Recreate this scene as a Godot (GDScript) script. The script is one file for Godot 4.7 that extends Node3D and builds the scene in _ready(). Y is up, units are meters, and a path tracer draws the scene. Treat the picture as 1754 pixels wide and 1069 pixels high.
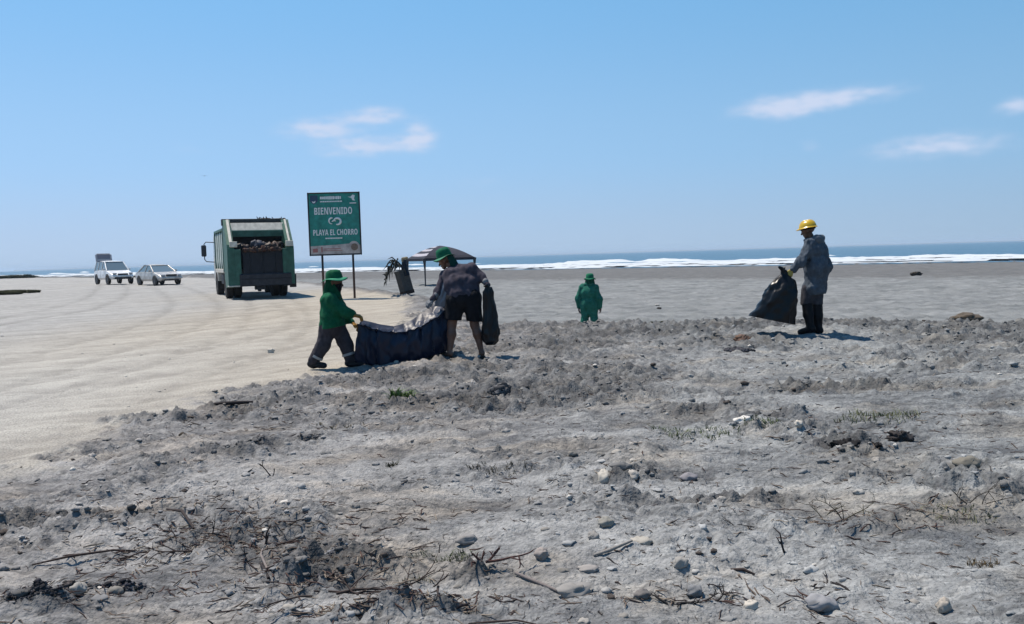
extends Node3D
# A grey beach: people gather rubbish in black bags, a refuse truck and two cars stand on the sand track, surf behind.

var taken := {}
var rng := RandomNumberGenerator.new()
var nA := FastNoiseLite.new()
var nB := FastNoiseLite.new()
var nC := FastNoiseLite.new()
var nR := FastNoiseLite.new()
const SEA := -1.2
const UP := Vector3.UP

# ------------------------------------------------------------------ mesh buffer
class MB:
	var v := PackedVector3Array()
	var n := PackedVector3Array()
	var c := PackedColorArray()
	var tint := Color(1, 1, 1)
	var colored := false
	func p(a: Vector3, na: Vector3) -> void:
		v.append(a); n.append(na)
		if colored: c.append(tint)
	func tri(a: Vector3, b: Vector3, d: Vector3, out: Vector3) -> void:
		var m := (d - a).cross(b - a)
		if m.length_squared() < 1e-16: return
		m = m.normalized()
		if m.dot(out) < 0.0:
			p(a, -m); p(d, -m); p(b, -m)
		else:
			p(a, m); p(b, m); p(d, m)
	func tris(a: Vector3, b: Vector3, d: Vector3, na: Vector3, nb: Vector3, nd: Vector3) -> void:
		if (d - a).cross(b - a).dot(na + nb + nd) < 0.0:
			p(a, na); p(d, nd); p(b, nb)
		else:
			p(a, na); p(b, nb); p(d, nd)
	func quad(a: Vector3, b: Vector3, d: Vector3, e: Vector3, out: Vector3) -> void:
		tri(a, b, d, out); tri(a, d, e, out)
	func box(at: Vector3, size: Vector3, bas := Basis(), bev := 0.012) -> void:
		var h := size * 0.5
		bev = minf(bev, minf(h.x, minf(h.y, h.z)) * 0.6)
		var P := {}
		for sx: int in [-1, 1]:
			for sy: int in [-1, 1]:
				for sz: int in [-1, 1]:
					var s := Vector3(sx, sy, sz)
					for ax in 3:
						var q := Vector3()
						for k in 3:
							q[k] = s[k] * (h[k] - (0.0 if k == ax else bev))
						P[Vector4i(sx, sy, sz, ax)] = at + bas * q
		for ax in 3:
			var u := (ax + 1) % 3
			var w := (ax + 2) % 3
			for s: int in [-1, 1]:
				var ks := []
				for cc: Array in [[-1, -1], [1, -1], [1, 1], [-1, 1]]:
					var k := Vector4i(0, 0, 0, ax)
					k[ax] = s; k[u] = cc[0]; k[w] = cc[1]
					ks.append(P[k])
				var o := Vector3(); o[ax] = s
				quad(ks[0], ks[1], ks[2], ks[3], bas * o)
			for s1: int in [-1, 1]:
				for s2: int in [-1, 1]:
					var e := []
					for sg: Array in [[-1, u], [1, u], [1, w], [-1, w]]:
						var k := Vector4i(0, 0, 0, sg[1])
						k[ax] = sg[0]; k[u] = s1; k[w] = s2
						e.append(P[k])
					var o := Vector3(); o[u] = s1; o[w] = s2
					quad(e[0], e[1], e[2], e[3], bas * o)
		for sx: int in [-1, 1]:
			for sy: int in [-1, 1]:
				for sz: int in [-1, 1]:
					tri(P[Vector4i(sx, sy, sz, 0)], P[Vector4i(sx, sy, sz, 1)], P[Vector4i(sx, sy, sz, 2)], bas * Vector3(sx, sy, sz))
	# polygon in the (a, b) plane, pushed along w
	func prism(poly: PackedVector2Array, o: Vector3, a: Vector3, b: Vector3, w: Vector3) -> void:
		var t := Geometry2D.triangulate_polygon(poly)
		for i in range(0, t.size(), 3):
			var q := []
			for k in 3:
				q.append(o + a * poly[t[i + k]].x + b * poly[t[i + k]].y)
			tri(q[0], q[1], q[2], -w)
			tri(q[0] + w, q[1] + w, q[2] + w, w)
		var cw := 1.0 if Geometry2D.is_polygon_clockwise(poly) else -1.0
		for i in poly.size():
			var p0 := poly[i]
			var p1 := poly[(i + 1) % poly.size()]
			var d := p1 - p0
			var o2 := Vector2(-d.y, d.x) * cw
			var q0 := o + a * p0.x + b * p0.y
			var q1 := o + a * p1.x + b * p1.y
			quad(q0, q1, q1 + w, q0 + w, a * o2.x + b * o2.y)
	# rows of points, smooth; wrap joins the last column to the first
	func surf(rows: Array, wrap := false, flip := false) -> void:
		var nr := rows.size()
		var nc: int = rows[0].size()
		var nn := []
		for i in nr:
			var line := PackedVector3Array()
			for j in nc:
				var j0 := (j - 1 + nc) % nc if wrap else maxi(j - 1, 0)
				var j1 := (j + 1) % nc if wrap else mini(j + 1, nc - 1)
				var du: Vector3 = rows[i][j1] - rows[i][j0]
				var dv: Vector3 = rows[mini(i + 1, nr - 1)][j] - rows[maxi(i - 1, 0)][j]
				var m := du.cross(dv)
				m = m.normalized() if m.length_squared() > 1e-18 else Vector3.UP
				line.append(-m if flip else m)
			nn.append(line)
		for i in nr - 1:
			for j in (nc if wrap else nc - 1):
				var k := (j + 1) % nc
				tris(rows[i][j], rows[i][k], rows[i + 1][k], nn[i][j], nn[i][k], nn[i + 1][k])
				tris(rows[i][j], rows[i + 1][k], rows[i + 1][j], nn[i][j], nn[i + 1][k], nn[i + 1][j])
	func cap(ring: PackedVector3Array, out: Vector3) -> void:
		var m := Vector3()
		for q in ring: m += q
		m /= ring.size()
		for j in ring.size():
			tri(m, ring[j], ring[(j + 1) % ring.size()], out)
	func tube(path: Array, radii: Array, sides := 8, caps := true) -> void:
		var rows := []
		var t0: Vector3 = (path[1] - path[0]).normalized()
		var s := t0.cross(Vector3.UP if absf(t0.y) < 0.9 else Vector3.RIGHT).normalized()
		for i in path.size():
			var t: Vector3 = (path[mini(i + 1, path.size() - 1)] - path[maxi(i - 1, 0)]).normalized()
			s = (s - t * s.dot(t)).normalized()
			var b := t.cross(s)
			var r: float = radii[mini(i, radii.size() - 1)]
			var ring := PackedVector3Array()
			for j in sides:
				var f := TAU * j / sides
				ring.append(path[i] + (s * cos(f) + b * sin(f)) * r)
			rows.append(ring)
		surf(rows, true, true)
		if caps:
			cap(rows[0], -t0)
			cap(rows[-1], (path[-1] - path[-2]).normalized())
	# profile of (radius, height), hard edges along the profile, smooth around
	func lathe(prof: Array, xf: Transform3D, sides := 16) -> void:
		for i in prof.size() - 1:
			var a: Vector2 = prof[i]
			var b: Vector2 = prof[i + 1]
			var m := Vector2(b.y - a.y, a.x - b.x).normalized()
			for j in sides:
				var f0 := TAU * j / sides
				var f1 := TAU * (j + 1) / sides
				var d0 := Vector3(cos(f0), 0, sin(f0))
				var d1 := Vector3(cos(f1), 0, sin(f1))
				var n0 := xf.basis * (d0 * m.x + Vector3.UP * m.y)
				var n1 := xf.basis * (d1 * m.x + Vector3.UP * m.y)
				var q0 := xf * (d0 * a.x + Vector3.UP * a.y)
				var q1 := xf * (d1 * a.x + Vector3.UP * a.y)
				var q2 := xf * (d1 * b.x + Vector3.UP * b.y)
				var q3 := xf * (d0 * b.x + Vector3.UP * b.y)
				if a.x > 1e-5: tris(q0, q1, q2, n0, n1, n1)
				if b.x > 1e-5: tris(q0, q2, q3, n0, n1, n0)
	func mesh() -> ArrayMesh:
		var a := []
		a.resize(Mesh.ARRAY_MAX)
		a[Mesh.ARRAY_VERTEX] = v
		a[Mesh.ARRAY_NORMAL] = n
		if colored: a[Mesh.ARRAY_COLOR] = c
		var m := ArrayMesh.new()
		m.add_surface_from_arrays(Mesh.PRIMITIVE_TRIANGLES, a)
		return m

# ------------------------------------------------------------------ bodies: a distance field meshed as surface nets
class Field:
	var o: Vector3
	var cell: float
	var nx: int
	var ny: int
	var nz: int
	var d := PackedFloat32Array()
	func _init(lo: Vector3, hi: Vector3, c: float) -> void:
		cell = c; o = lo
		nx = int((hi.x - lo.x) / c) + 2; ny = int((hi.y - lo.y) / c) + 2; nz = int((hi.z - lo.z) / c) + 2
		d.resize(nx * ny * nz); d.fill(0.5)
	func add(a: Vector3, b: Vector3, ra: float, rb: float, k: float) -> void:
		var pad := maxf(ra, rb) + k + cell * 2.5
		var lo := (a.min(b) - Vector3.ONE * pad - o) / cell
		var hi := (a.max(b) + Vector3.ONE * pad - o) / cell
		var ba := b - a
		var l2 := maxf(ba.length_squared(), 1e-9)
		for x in range(maxi(0, int(lo.x)), mini(nx, int(hi.x) + 1)):
			for y in range(maxi(0, int(lo.y)), mini(ny, int(hi.y) + 1)):
				var at := (x * ny + y) * nz
				for z in range(maxi(0, int(lo.z)), mini(nz, int(hi.z) + 1)):
					var pa := o + Vector3(x, y, z) * cell - a
					var t := clampf(pa.dot(ba) / l2, 0.0, 1.0)
					var e := (pa - ba * t).length() - lerpf(ra, rb, t)
					var q := d[at + z]
					var h := maxf(k - absf(q - e), 0.0)
					d[at + z] = minf(q, e) - h * h / (4.0 * k)
	func cut(at0: Vector3, nn: Vector3) -> void:
		for x in nx:
			for y in ny:
				var at := (x * ny + y) * nz
				for z in nz:
					if d[at + z] < 0.05:
						d[at + z] = maxf(d[at + z], (o + Vector3(x, y, z) * cell - at0).dot(nn))
	func wrinkle(noise: FastNoiseLite, amp: float, sc: Vector3) -> void:
		for x in nx:
			for y in ny:
				var at := (x * ny + y) * nz
				for z in nz:
					if absf(d[at + z]) < 0.05:
						d[at + z] += amp * noise.get_noise_3d((o.x + x * cell) * sc.x, (o.y + y * cell) * sc.y, (o.z + z * cell) * sc.z)
	func mesh_to(m: MB) -> void:
		var id := PackedInt32Array()
		id.resize(nx * ny * nz); id.fill(-1)
		var vs := PackedVector3Array()
		var ns := PackedVector3Array()
		var off := [0, 1, nz, nz + 1, ny * nz, ny * nz + 1, ny * nz + nz, ny * nz + nz + 1]
		var cor := [Vector3(0, 0, 0), Vector3(0, 0, 1), Vector3(0, 1, 0), Vector3(0, 1, 1), Vector3(1, 0, 0), Vector3(1, 0, 1), Vector3(1, 1, 0), Vector3(1, 1, 1)]
		var edges := [[0, 1], [0, 2], [0, 4], [1, 3], [1, 5], [2, 3], [2, 6], [3, 7], [4, 5], [4, 6], [5, 7], [6, 7]]
		for x in nx - 1:
			for y in ny - 1:
				var at := (x * ny + y) * nz
				for z in nz - 1:
					var i := at + z
					var d0 := d[i]
					if absf(d0) > cell * 2.2: continue
					var neg := d0 < 0.0
					var mixed := false
					for k in range(1, 8):
						if (d[i + off[k]] < 0.0) != neg:
							mixed = true
							break
					if not mixed: continue
					var sum := Vector3()
					var cnt := 0
					for e: Array in edges:
						var da := d[i + off[e[0]]]
						var db := d[i + off[e[1]]]
						if (da < 0.0) != (db < 0.0):
							sum += cor[e[0]].lerp(cor[e[1]], da / (da - db))
							cnt += 1
					id[i] = vs.size()
					vs.append(o + (Vector3(x, y, z) + sum / cnt) * cell)
					var g := Vector3()
					for k in 8:
						g += (cor[k] * 2.0 - Vector3.ONE) * d[i + off[k]]
					ns.append(g.normalized())
		var st := [ny * nz, nz, 1]
		for x in range(1, nx - 1):
			for y in range(1, ny - 1):
				for z in range(1, nz - 1):
					var i := (x * ny + y) * nz + z
					if absf(d[i]) > cell * 2.2: continue
					for ax in 3:
						if (d[i] < 0.0) == (d[i + st[ax]] < 0.0): continue
						var u: int = st[(ax + 1) % 3]
						var w: int = st[(ax + 2) % 3]
						var q := [id[i - u - w], id[i - w], id[i], id[i - u]]
						if q.min() < 0: continue
						m.tris(vs[q[0]], vs[q[1]], vs[q[2]], ns[q[0]], ns[q[1]], ns[q[2]])
						m.tris(vs[q[0]], vs[q[2]], vs[q[3]], ns[q[0]], ns[q[2]], ns[q[3]])

# bones: [a, b, ra, rb]; grows them by g; appended to m
func flesh(m: MB, bones: Array, k: float, cell: float, g := 0.0, cuts := [], wr := 0.0, wsc := Vector3(9, 5, 9)) -> void:
	var lo := Vector3.ONE * 1e3
	var hi := -lo
	for b: Array in bones:
		var r := maxf(b[2], b[3]) + g + cell * 3.0 + wr
		lo = lo.min(b[0] - Vector3.ONE * r).min(b[1] - Vector3.ONE * r)
		hi = hi.max(b[0] + Vector3.ONE * r).max(b[1] + Vector3.ONE * r)
	var f := Field.new(lo, hi, cell)
	for b: Array in bones:
		f.add(b[0], b[1], b[2] + g, b[3] + g, k)
	if wr > 0.0: f.wrinkle(nC, wr, wsc)
	for c: Array in cuts: f.cut(c[0], c[1])
	f.mesh_to(m)

# ------------------------------------------------------------------ naming
func numbered(called: String) -> String:
	if not taken.has(called):
		taken[called] = 0
		return called
	taken[called] += 1
	return "%s_%03d" % [called, taken[called]]

func tag(o: Node3D, label := "", category := "", group := "", kind := "") -> Node3D:
	if label: o.set_meta("label", label)
	if category: o.set_meta("category", category)
	if group: o.set_meta("group", group)
	if kind: o.set_meta("kind", kind)
	return o

func thing(called: String, label: String, category: String, at := Vector3.ZERO, turn := 0.0, group := "") -> Node3D:
	var o := Node3D.new()
	o.name = numbered(called)
	add_child(o)
	o.position = at
	o.rotation.y = turn
	tag(o, label, category, group)
	return o

func obj(called: String, m: Variant, mat: Material, parent: Node = null) -> MeshInstance3D:
	var o := MeshInstance3D.new()
	o.mesh = m.mesh() if m is MB else m
	o.material_override = mat
	if parent == null:
		o.name = numbered(called)
		add_child(o)
	else:
		o.name = called
		var k := 0
		while parent.has_node(NodePath(String(o.name))):
			k += 1
			o.name = "%s_%03d" % [called, k]
		parent.add_child(o)
	return o

func lin(r: float, g: float, b: float) -> Color:
	return Color(r, g, b).linear_to_srgb()

func mat(c: Color, rough := 0.8, metal := 0.0, spec := 0.5) -> StandardMaterial3D:
	var m := StandardMaterial3D.new()
	m.albedo_color = c
	m.roughness = rough
	m.metallic = metal
	m.metallic_specular = spec
	return m

func noise_tex(seed_: int, freq: float, size: int, lo: float, hi: float, octaves := 4, kind := FastNoiseLite.TYPE_SIMPLEX_SMOOTH) -> NoiseTexture2D:
	var f := FastNoiseLite.new()
	f.seed = seed_
	f.noise_type = kind
	f.frequency = freq
	f.fractal_octaves = octaves
	f.fractal_gain = 0.6
	var t := NoiseTexture2D.new()
	t.width = size; t.height = size
	t.seamless = true
	t.noise = f
	var g := Gradient.new()
	g.offsets = PackedFloat32Array([0.0, 1.0])
	g.colors = PackedColorArray([Color(lo, lo, lo), Color(hi, hi, hi)])
	t.color_ramp = g
	return t

var dirt_tex: NoiseTexture2D
var cloth_tex: NoiseTexture2D
func worn(c: Color, rough := 0.7, metal := 0.0, scale_ := 0.6, spec := 0.4) -> StandardMaterial3D:   # paint or cloth with uneven wear
	var m := mat(c, rough, metal, spec)
	m.albedo_texture = dirt_tex
	m.uv1_triplanar = true
	m.uv1_scale = Vector3.ONE * scale_
	return m

func cloth(c: Color, rough := 0.9) -> StandardMaterial3D:
	var m := mat(c, rough, 0.0, 0.25)
	m.albedo_texture = cloth_tex
	m.uv1_triplanar = true
	m.uv1_scale = Vector3.ONE * 1.6
	return m

# ------------------------------------------------------------------ terrain
const CX := [-400.0, -92.0, -32.0, -13.0, -3.3, -0.4, 2.8, 5.1, 9.4, 30.0, 90.0]
const CZ := [-420.0, -160.0, -90.0, -54.0, -31.0, -20.0, -18.7, -18.1, -16.0, -11.0, 0.0]
const CC := [0.7, 0.65, 0.5, 0.42, 0.33, 0.7, 0.96, 0.93, 0.95, 0.98, 0.98]
const CD := [0.2, 0.25, 0.4, 0.55, 0.66, 0.74, 0.74, 0.74, 0.74, 0.74, 0.74]
const EZ := [0.0, 3.0, 6.9, 8.06, 9.65, 10.9, 11.6, 13.0, 19.4, 31.6, 54.0, 90.0, 160.0, 420.0]
const EX := [-4.4, -4.2, -4.08, -3.87, -3.72, -3.48, -2.76, -2.06, -2.2, -3.6, -13.0, -32.0, -92.0, -400.0]
# darker, damper churned patches: x, z, radius x, radius z, strength
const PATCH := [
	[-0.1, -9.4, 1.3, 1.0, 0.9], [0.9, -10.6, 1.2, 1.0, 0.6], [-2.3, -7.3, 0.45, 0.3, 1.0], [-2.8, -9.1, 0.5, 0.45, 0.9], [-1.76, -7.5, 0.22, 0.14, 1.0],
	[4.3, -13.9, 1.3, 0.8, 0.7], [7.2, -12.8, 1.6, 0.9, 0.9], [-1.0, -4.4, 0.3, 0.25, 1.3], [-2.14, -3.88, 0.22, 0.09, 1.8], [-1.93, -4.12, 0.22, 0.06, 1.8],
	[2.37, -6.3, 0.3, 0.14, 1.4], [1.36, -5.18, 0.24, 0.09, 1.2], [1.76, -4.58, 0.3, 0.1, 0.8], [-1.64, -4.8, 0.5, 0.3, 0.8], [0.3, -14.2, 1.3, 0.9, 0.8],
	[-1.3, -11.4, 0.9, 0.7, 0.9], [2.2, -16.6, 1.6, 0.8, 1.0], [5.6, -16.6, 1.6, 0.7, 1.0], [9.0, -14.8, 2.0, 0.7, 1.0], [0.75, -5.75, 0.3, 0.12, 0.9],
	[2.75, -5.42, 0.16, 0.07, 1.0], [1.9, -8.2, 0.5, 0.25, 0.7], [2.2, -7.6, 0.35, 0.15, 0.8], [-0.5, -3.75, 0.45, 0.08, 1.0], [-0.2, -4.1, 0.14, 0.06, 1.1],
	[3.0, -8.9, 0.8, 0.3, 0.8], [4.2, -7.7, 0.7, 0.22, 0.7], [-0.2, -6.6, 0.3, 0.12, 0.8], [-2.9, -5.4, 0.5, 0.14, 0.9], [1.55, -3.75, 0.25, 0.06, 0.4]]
var t_h := 0.0
var t_col := Color()
var t_road := 0.0
var t_churn := 0.0
# trodden flat places: x, z, radius
const FLAT := [[4.95, -14.6, 1.0, 0.13], [5.2, -13.15, 1.0, -0.15], [-0.3, -13.0, 0.55, 0.0], [-2.3, -12.5, 0.6, 0.0], [1.3, -3.9, 0.7, 0.0], [0.5, -4.2, 0.5, 0.0], [3.0, -10.9, 1.3, 0.0], [-1.6, -6.3, 0.8, 0.0]]
# wheel tracks over the sand, as points x, z
const TRACKS := [[[-5.0, -2.0], [-5.2, -9.0], [-5.2, -11.7], [-5.1, -15.5], [-6.2, -23.6], [-10.4, -37.2], [-16.0, -50.0]], [[-7.2, -3.0], [-7.9, -13.6], [-8.2, -17.0], [-9.0, -23.7], [-12.6, -35.1], [-23.1, -58.9]],
	[[-15.0, -14.0], [-15.2, -26.3], [-15.9, -32.5], [-20.7, -45.8], [-33.7, -74.8]], [[-9.5, -2.0], [-7.4, -9.0], [-5.2, -15.0], [-4.6, -22.0], [-7.4, -31.0]], [[-30.0, -20.0], [-16.0, -19.0], [-9.0, -21.5], [-6.5, -28.0]]]
var track_pts := []
func lay_tracks() -> void:
	for t: Array in TRACKS:
		var line := PackedVector2Array()
		for i in t.size() - 1:
			var p := []
			for k in [-1, 0, 1, 2]:
				var q: Array = t[clampi(i + k, 0, t.size() - 1)]
				p.append(Vector2(q[0], q[1]))
			for e in 5: line.append(p[1].cubic_interpolate(p[2], p[0], p[3], e / 5.0))
		line.append(Vector2(t[-1][0], t[-1][1]))
		track_pts.append(line)

func track_near(x: float, z: float) -> float:   # how deep in a wheel mark this place lies
	var p := Vector2(x, z)
	var g := 0.0
	for line: PackedVector2Array in track_pts:
		var best := 9.0
		for i in line.size() - 1:
			var a := line[i]
			if absf(a.y - z) > 9.0: continue
			var ba := line[i + 1] - a
			var t := clampf((p - a).dot(ba) / ba.length_squared(), 0.0, 1.0)
			best = minf(best, (p - a - ba * t).length())
		var e := (absf(best - 0.82)) / 0.2
		if e < 2.5: g = maxf(g, exp(-e * e))
	return g


func knot(ks: Array, vs: Array, x: float) -> float:
	var n := ks.size()
	if x <= ks[0]: return vs[0]
	for i in range(1, n):
		if x < ks[i]:
			return lerpf(vs[i - 1], vs[i], (x - ks[i - 1]) / (ks[i] - ks[i - 1]))
	return vs[n - 1]

func seaward(x: float, z: float) -> float:
	return 0.648 * x - 0.762 * z - 138.7

func terr(x: float, z: float, fine := true) -> void:
	var D := -z
	var wob := nB.get_noise_2d(x * 0.5, z * 0.5)
	# berm against beach
	var s := (knot(CX, CZ, x) - z) * knot(CX, CC, x) + wob * 0.5
	var b := smoothstep(-0.3, 3.4, s)
	var berm := clampf(0.02 * x, -0.08, 0.1) + 0.3 * smoothstep(12.0, 50.0, D)
	var sd := seaward(x, z)
	var beach := knot(CX, CD, x)
	beach = -beach + 0.0 - 0.5 * smoothstep(-78.0, 0.0, sd)
	beach = minf(beach, -0.45 - 0.5 * smoothstep(-78.0, 0.0, sd)) if sd > -80.0 else beach
	if sd > 0.0: beach = minf(beach, SEA) - 0.035 * sd
	elif sd > -20.0: beach = lerpf(beach, SEA, smoothstep(-20.0, 0.0, sd))
	# road
	var q := knot(EZ, EX, D) + wob * 0.45 + 0.4 * nB.get_noise_2d(x * 1.7, z * 1.7) + 0.35 * nC.get_noise_2d(x * 3.3, z * 3.3 + 8.0) - x
	var rd := smoothstep(-0.40, 0.45, q) * (1.0 - b)
	var R := (1.0 - rd) * (1.0 - b)
	var rim := smoothstep(3.2, 0.2, absf(s - 0.1)) * (1.0 - rd)          # churned lip along the crest
	var h := lerpf(berm, beach, b)
	var lowf := nA.get_noise_2d(x * 0.4, z * 0.55)
	var C := 0.0
	var pt := 0.0
	if R > 0.0:
		if D < 20.0:
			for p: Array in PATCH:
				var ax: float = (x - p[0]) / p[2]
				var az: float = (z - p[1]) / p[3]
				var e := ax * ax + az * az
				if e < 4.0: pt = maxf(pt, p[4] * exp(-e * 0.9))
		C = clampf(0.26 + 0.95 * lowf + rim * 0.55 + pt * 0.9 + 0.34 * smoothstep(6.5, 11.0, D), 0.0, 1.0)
	var smooth := 0.0
	var lift := 0.0
	if R > 0.0:
		smooth = smoothstep(-0.02, 0.38, nA.get_noise_2d(x * 0.42 + 70.0, z * 1.05 + 5.0) + 0.25 * nB.get_noise_2d(x * 1.2, z * 2.4 + 60.0)) * clampf(1.0 - 1.1 * pt - 0.8 * rim, 0.0, 1.0)
		for f: Array in FLAT:
			var e: float = ((x - f[0]) * (x - f[0]) + (z - f[1]) * (z - f[1])) / (f[2] * f[2])
			if e < 4.0:
				smooth = maxf(smooth, exp(-e * e * 0.7))
				lift += f[3] * exp(-e * e * 0.5)
		smooth *= 1.0 - 0.3 * smoothstep(7.5, 11.0, D) * (1.0 - absf(signf(lift)))
		C *= 1.0 - 0.66 * smooth
	var cl := 0.0
	var mid := nB.get_noise_2d(x * 1.3 + 50.0, z * 1.3)
	if R > 0.003:
		h += R * lift
		h += R * (0.055 * nB.get_noise_2d(x * 0.55, z * 0.75 + 9.0) + 0.035 * mid * (1.0 - 0.5 * smooth))
		h += R * rim * 0.09 - 0.20 * (1.0 - rd) * smoothstep(-5.5, -0.5, s) * (1.0 - b) * smoothstep(-2.5, -0.5, x)
		var c1 := maxf(0.0, nC.get_noise_2d(x * 2.6, z * 2.6) - 0.02)
		var bl := absf(nB.get_noise_2d(x * 3.1 + 20.0, z * 3.4))
		h += R * (0.12 + 0.88 * C) * (0.13 * c1 + 0.10 * (bl - 0.2))
		h -= R * 0.05 * maxf(0.0, nB.get_noise_2d(x * 2.3 + 9.0, z * 2.3) - 0.25)   # trodden hollows
		if fine:
			var c2 := nC.get_noise_2d(x * 6.5 + 31.0, z * 6.5)
			var c3 := nC.get_noise_2d(x * 15.0, z * 15.0 + 17.0)
			h += R * (0.12 + 0.88 * C) * (0.058 * absf(c2) + 0.028 * absf(c3))
			if D < 11.0:
				h += R * (0.4 + 0.6 * C) * 0.0042 * nC.get_noise_2d(x * 38.0, z * 38.0)
			cl = c2
	if b > 0.01:
		h += b * (1.0 - R) * (0.05 * nB.get_noise_2d(x * 0.9, z * 1.1) + 0.12 * maxf(0.0, nC.get_noise_2d(x * 1.9, z * 1.9) - 0.05) * smoothstep(-60.0, -95.0, sd))
		h += b * 0.12 * smoothstep(-76.0, -80.0, sd + 5.0 * wob) * smoothstep(-96.0, -82.0, sd)
	var streak := 0.0
	if rd > 0.01:
		var u := x * 0.80 - z * 0.60
		var w := x * 0.60 + z * 0.80
		var bend := w + 0.012 * u * u
		streak = nB.get_noise_2d(u * 0.10, bend * 1.1)
		var str2 := nB.get_noise_2d(u * 0.3 + 40.0, bend * 3.0)
		var rut := track_near(x, z)
		h += rd * (0.012 * streak + 0.012 * str2 - 0.035 * rut * (0.7 + 0.6 * nB.get_noise_2d(x * 1.5, z * 0.7)) + 0.05 * nA.get_noise_2d(x * 0.25, z * 0.25))
		if fine: h += rd * (0.016 * maxf(0.0, nC.get_noise_2d(x * 3.5, z * 3.5)) + 0.007 * absf(nC.get_noise_2d(x * 9.0, z * 9.0)))
		streak = streak * 0.45 + str2 * 0.35 - 0.46 * rut * (0.5 + 1.2 * absf(nB.get_noise_2d(x * 0.8, z * 0.5))) + 0.30 * nC.get_noise_2d(x * 1.3, z * 2.2) + 0.22 * nC.get_noise_2d(x * 4.1, z * 9.0)
	# colours (dry sand, damp sand, track)
	var wx := smoothstep(3.5, -4.5, x - 0.12 * D)
	var mot := 0.0
	var fleck := 0.0
	var rust := 0.0
	if R > 0.01 and fine:
		mot = nC.get_noise_2d(x * 2.6 + 5.0, z * 5.5) + 0.7 * nC.get_noise_2d(x * 7.0, z * 14.0 + 3.0)
		fleck = (1.0 - 0.42 * smooth) * smoothstep(0.13, 0.42, nC.get_noise_2d(x * 8.5 + 60.0, z * 17.0) + 0.35 * nB.get_noise_2d(x * 1.1, z * 2.0 + 30.0) + 0.12 * (C - 0.4)) * R
		rust = clampf(nA.get_noise_2d(x * 0.55 + 30.0, z * 1.1) * 1.6 + 0.5 * mot * 0.5, 0.0, 1.0)
	var tone := clampf(0.40 + 0.33 * smooth + 0.25 * lowf + 0.28 * mid + 0.10 * cl + 0.34 * mot, 0.0, 1.0)
	var cr := lerpf(0.128, 0.372, tone) * (1.0 + 0.03 * rust) * lerpf(0.97, 1.10, wx)
	var cg := lerpf(0.134, 0.382, tone) * (1.0 - 0.055 * rust) * lerpf(0.985, 1.05, wx)
	var cb := lerpf(0.142, 0.382, tone) * (1.0 - 0.15 * rust) * lerpf(1.0, 1.04, wx)
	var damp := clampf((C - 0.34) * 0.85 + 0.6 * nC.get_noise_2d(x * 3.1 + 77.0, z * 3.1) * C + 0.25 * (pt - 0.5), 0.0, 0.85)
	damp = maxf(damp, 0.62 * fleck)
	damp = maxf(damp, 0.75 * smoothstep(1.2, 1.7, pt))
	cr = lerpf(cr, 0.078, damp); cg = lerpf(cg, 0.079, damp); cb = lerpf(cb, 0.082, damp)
	if b > 0.0:
		var wet := smoothstep(-86.0, -74.0, sd + 6.0 * wob)
		var far := 0.05 * nB.get_noise_2d(x * 0.2, z * 0.35) + 0.075 * nC.get_noise_2d(x * 0.6, z * 0.8) + 0.05 * nC.get_noise_2d(x * 2.1, z * 1.9)
		cr = lerpf(cr, lerpf(0.252, 0.175, wet) + far * (1.0 - 0.5 * wet), b)
		cg = lerpf(cg, lerpf(0.264, 0.176, wet) + far * (1.0 - 0.5 * wet), b)
		cb = lerpf(cb, lerpf(0.270, 0.178, wet) + far * (1.0 - 0.5 * wet), b)
		var soak := smoothstep(-14.0, -2.0, sd) * b
		cr = lerpf(cr, 0.13, soak); cg = lerpf(cg, 0.132, soak); cb = lerpf(cb, 0.138, soak)
	if rd > 0.0:
		var k := clampf(0.55 + 0.95 * streak, 0.0, 1.0)
		var near := smoothstep(26.0, 7.0, D) * smoothstep(-1.5, -7.0, x)
		var r1 := lerpf(0.36, 0.55, k)
		var g1 := lerpf(0.325, 0.505, k)
		var b1 := lerpf(0.275, 0.435, k)
		r1 = lerpf(r1, lerpf(0.37, 0.55, k), near)
		g1 = lerpf(g1, lerpf(0.36, 0.54, k), near)
		b1 = lerpf(b1, lerpf(0.345, 0.51, k), near)
		var lane := smoothstep(-9.0, -16.0, x - 0.10 * D) * 0.75
		var gy := (r1 + g1 + b1) / 3.0
		r1 = lerpf(r1, gy * 0.97, lane); g1 = lerpf(g1, gy * 0.985, lane); b1 = lerpf(b1, gy * 1.0, lane)
		cr = lerpf(cr, r1, rd); cg = lerpf(cg, g1, rd); cb = lerpf(cb, b1, rd)
	t_h = h
	t_col = Color(cr, cg, cb)
	t_road = rd
	t_churn = C * R

func ground(x: float, z: float) -> float:
	terr(x, z)
	return t_h

func on(x: float, z: float, up := 0.0) -> Vector3:
	return Vector3(x, ground(x, z) + up, z)

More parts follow.
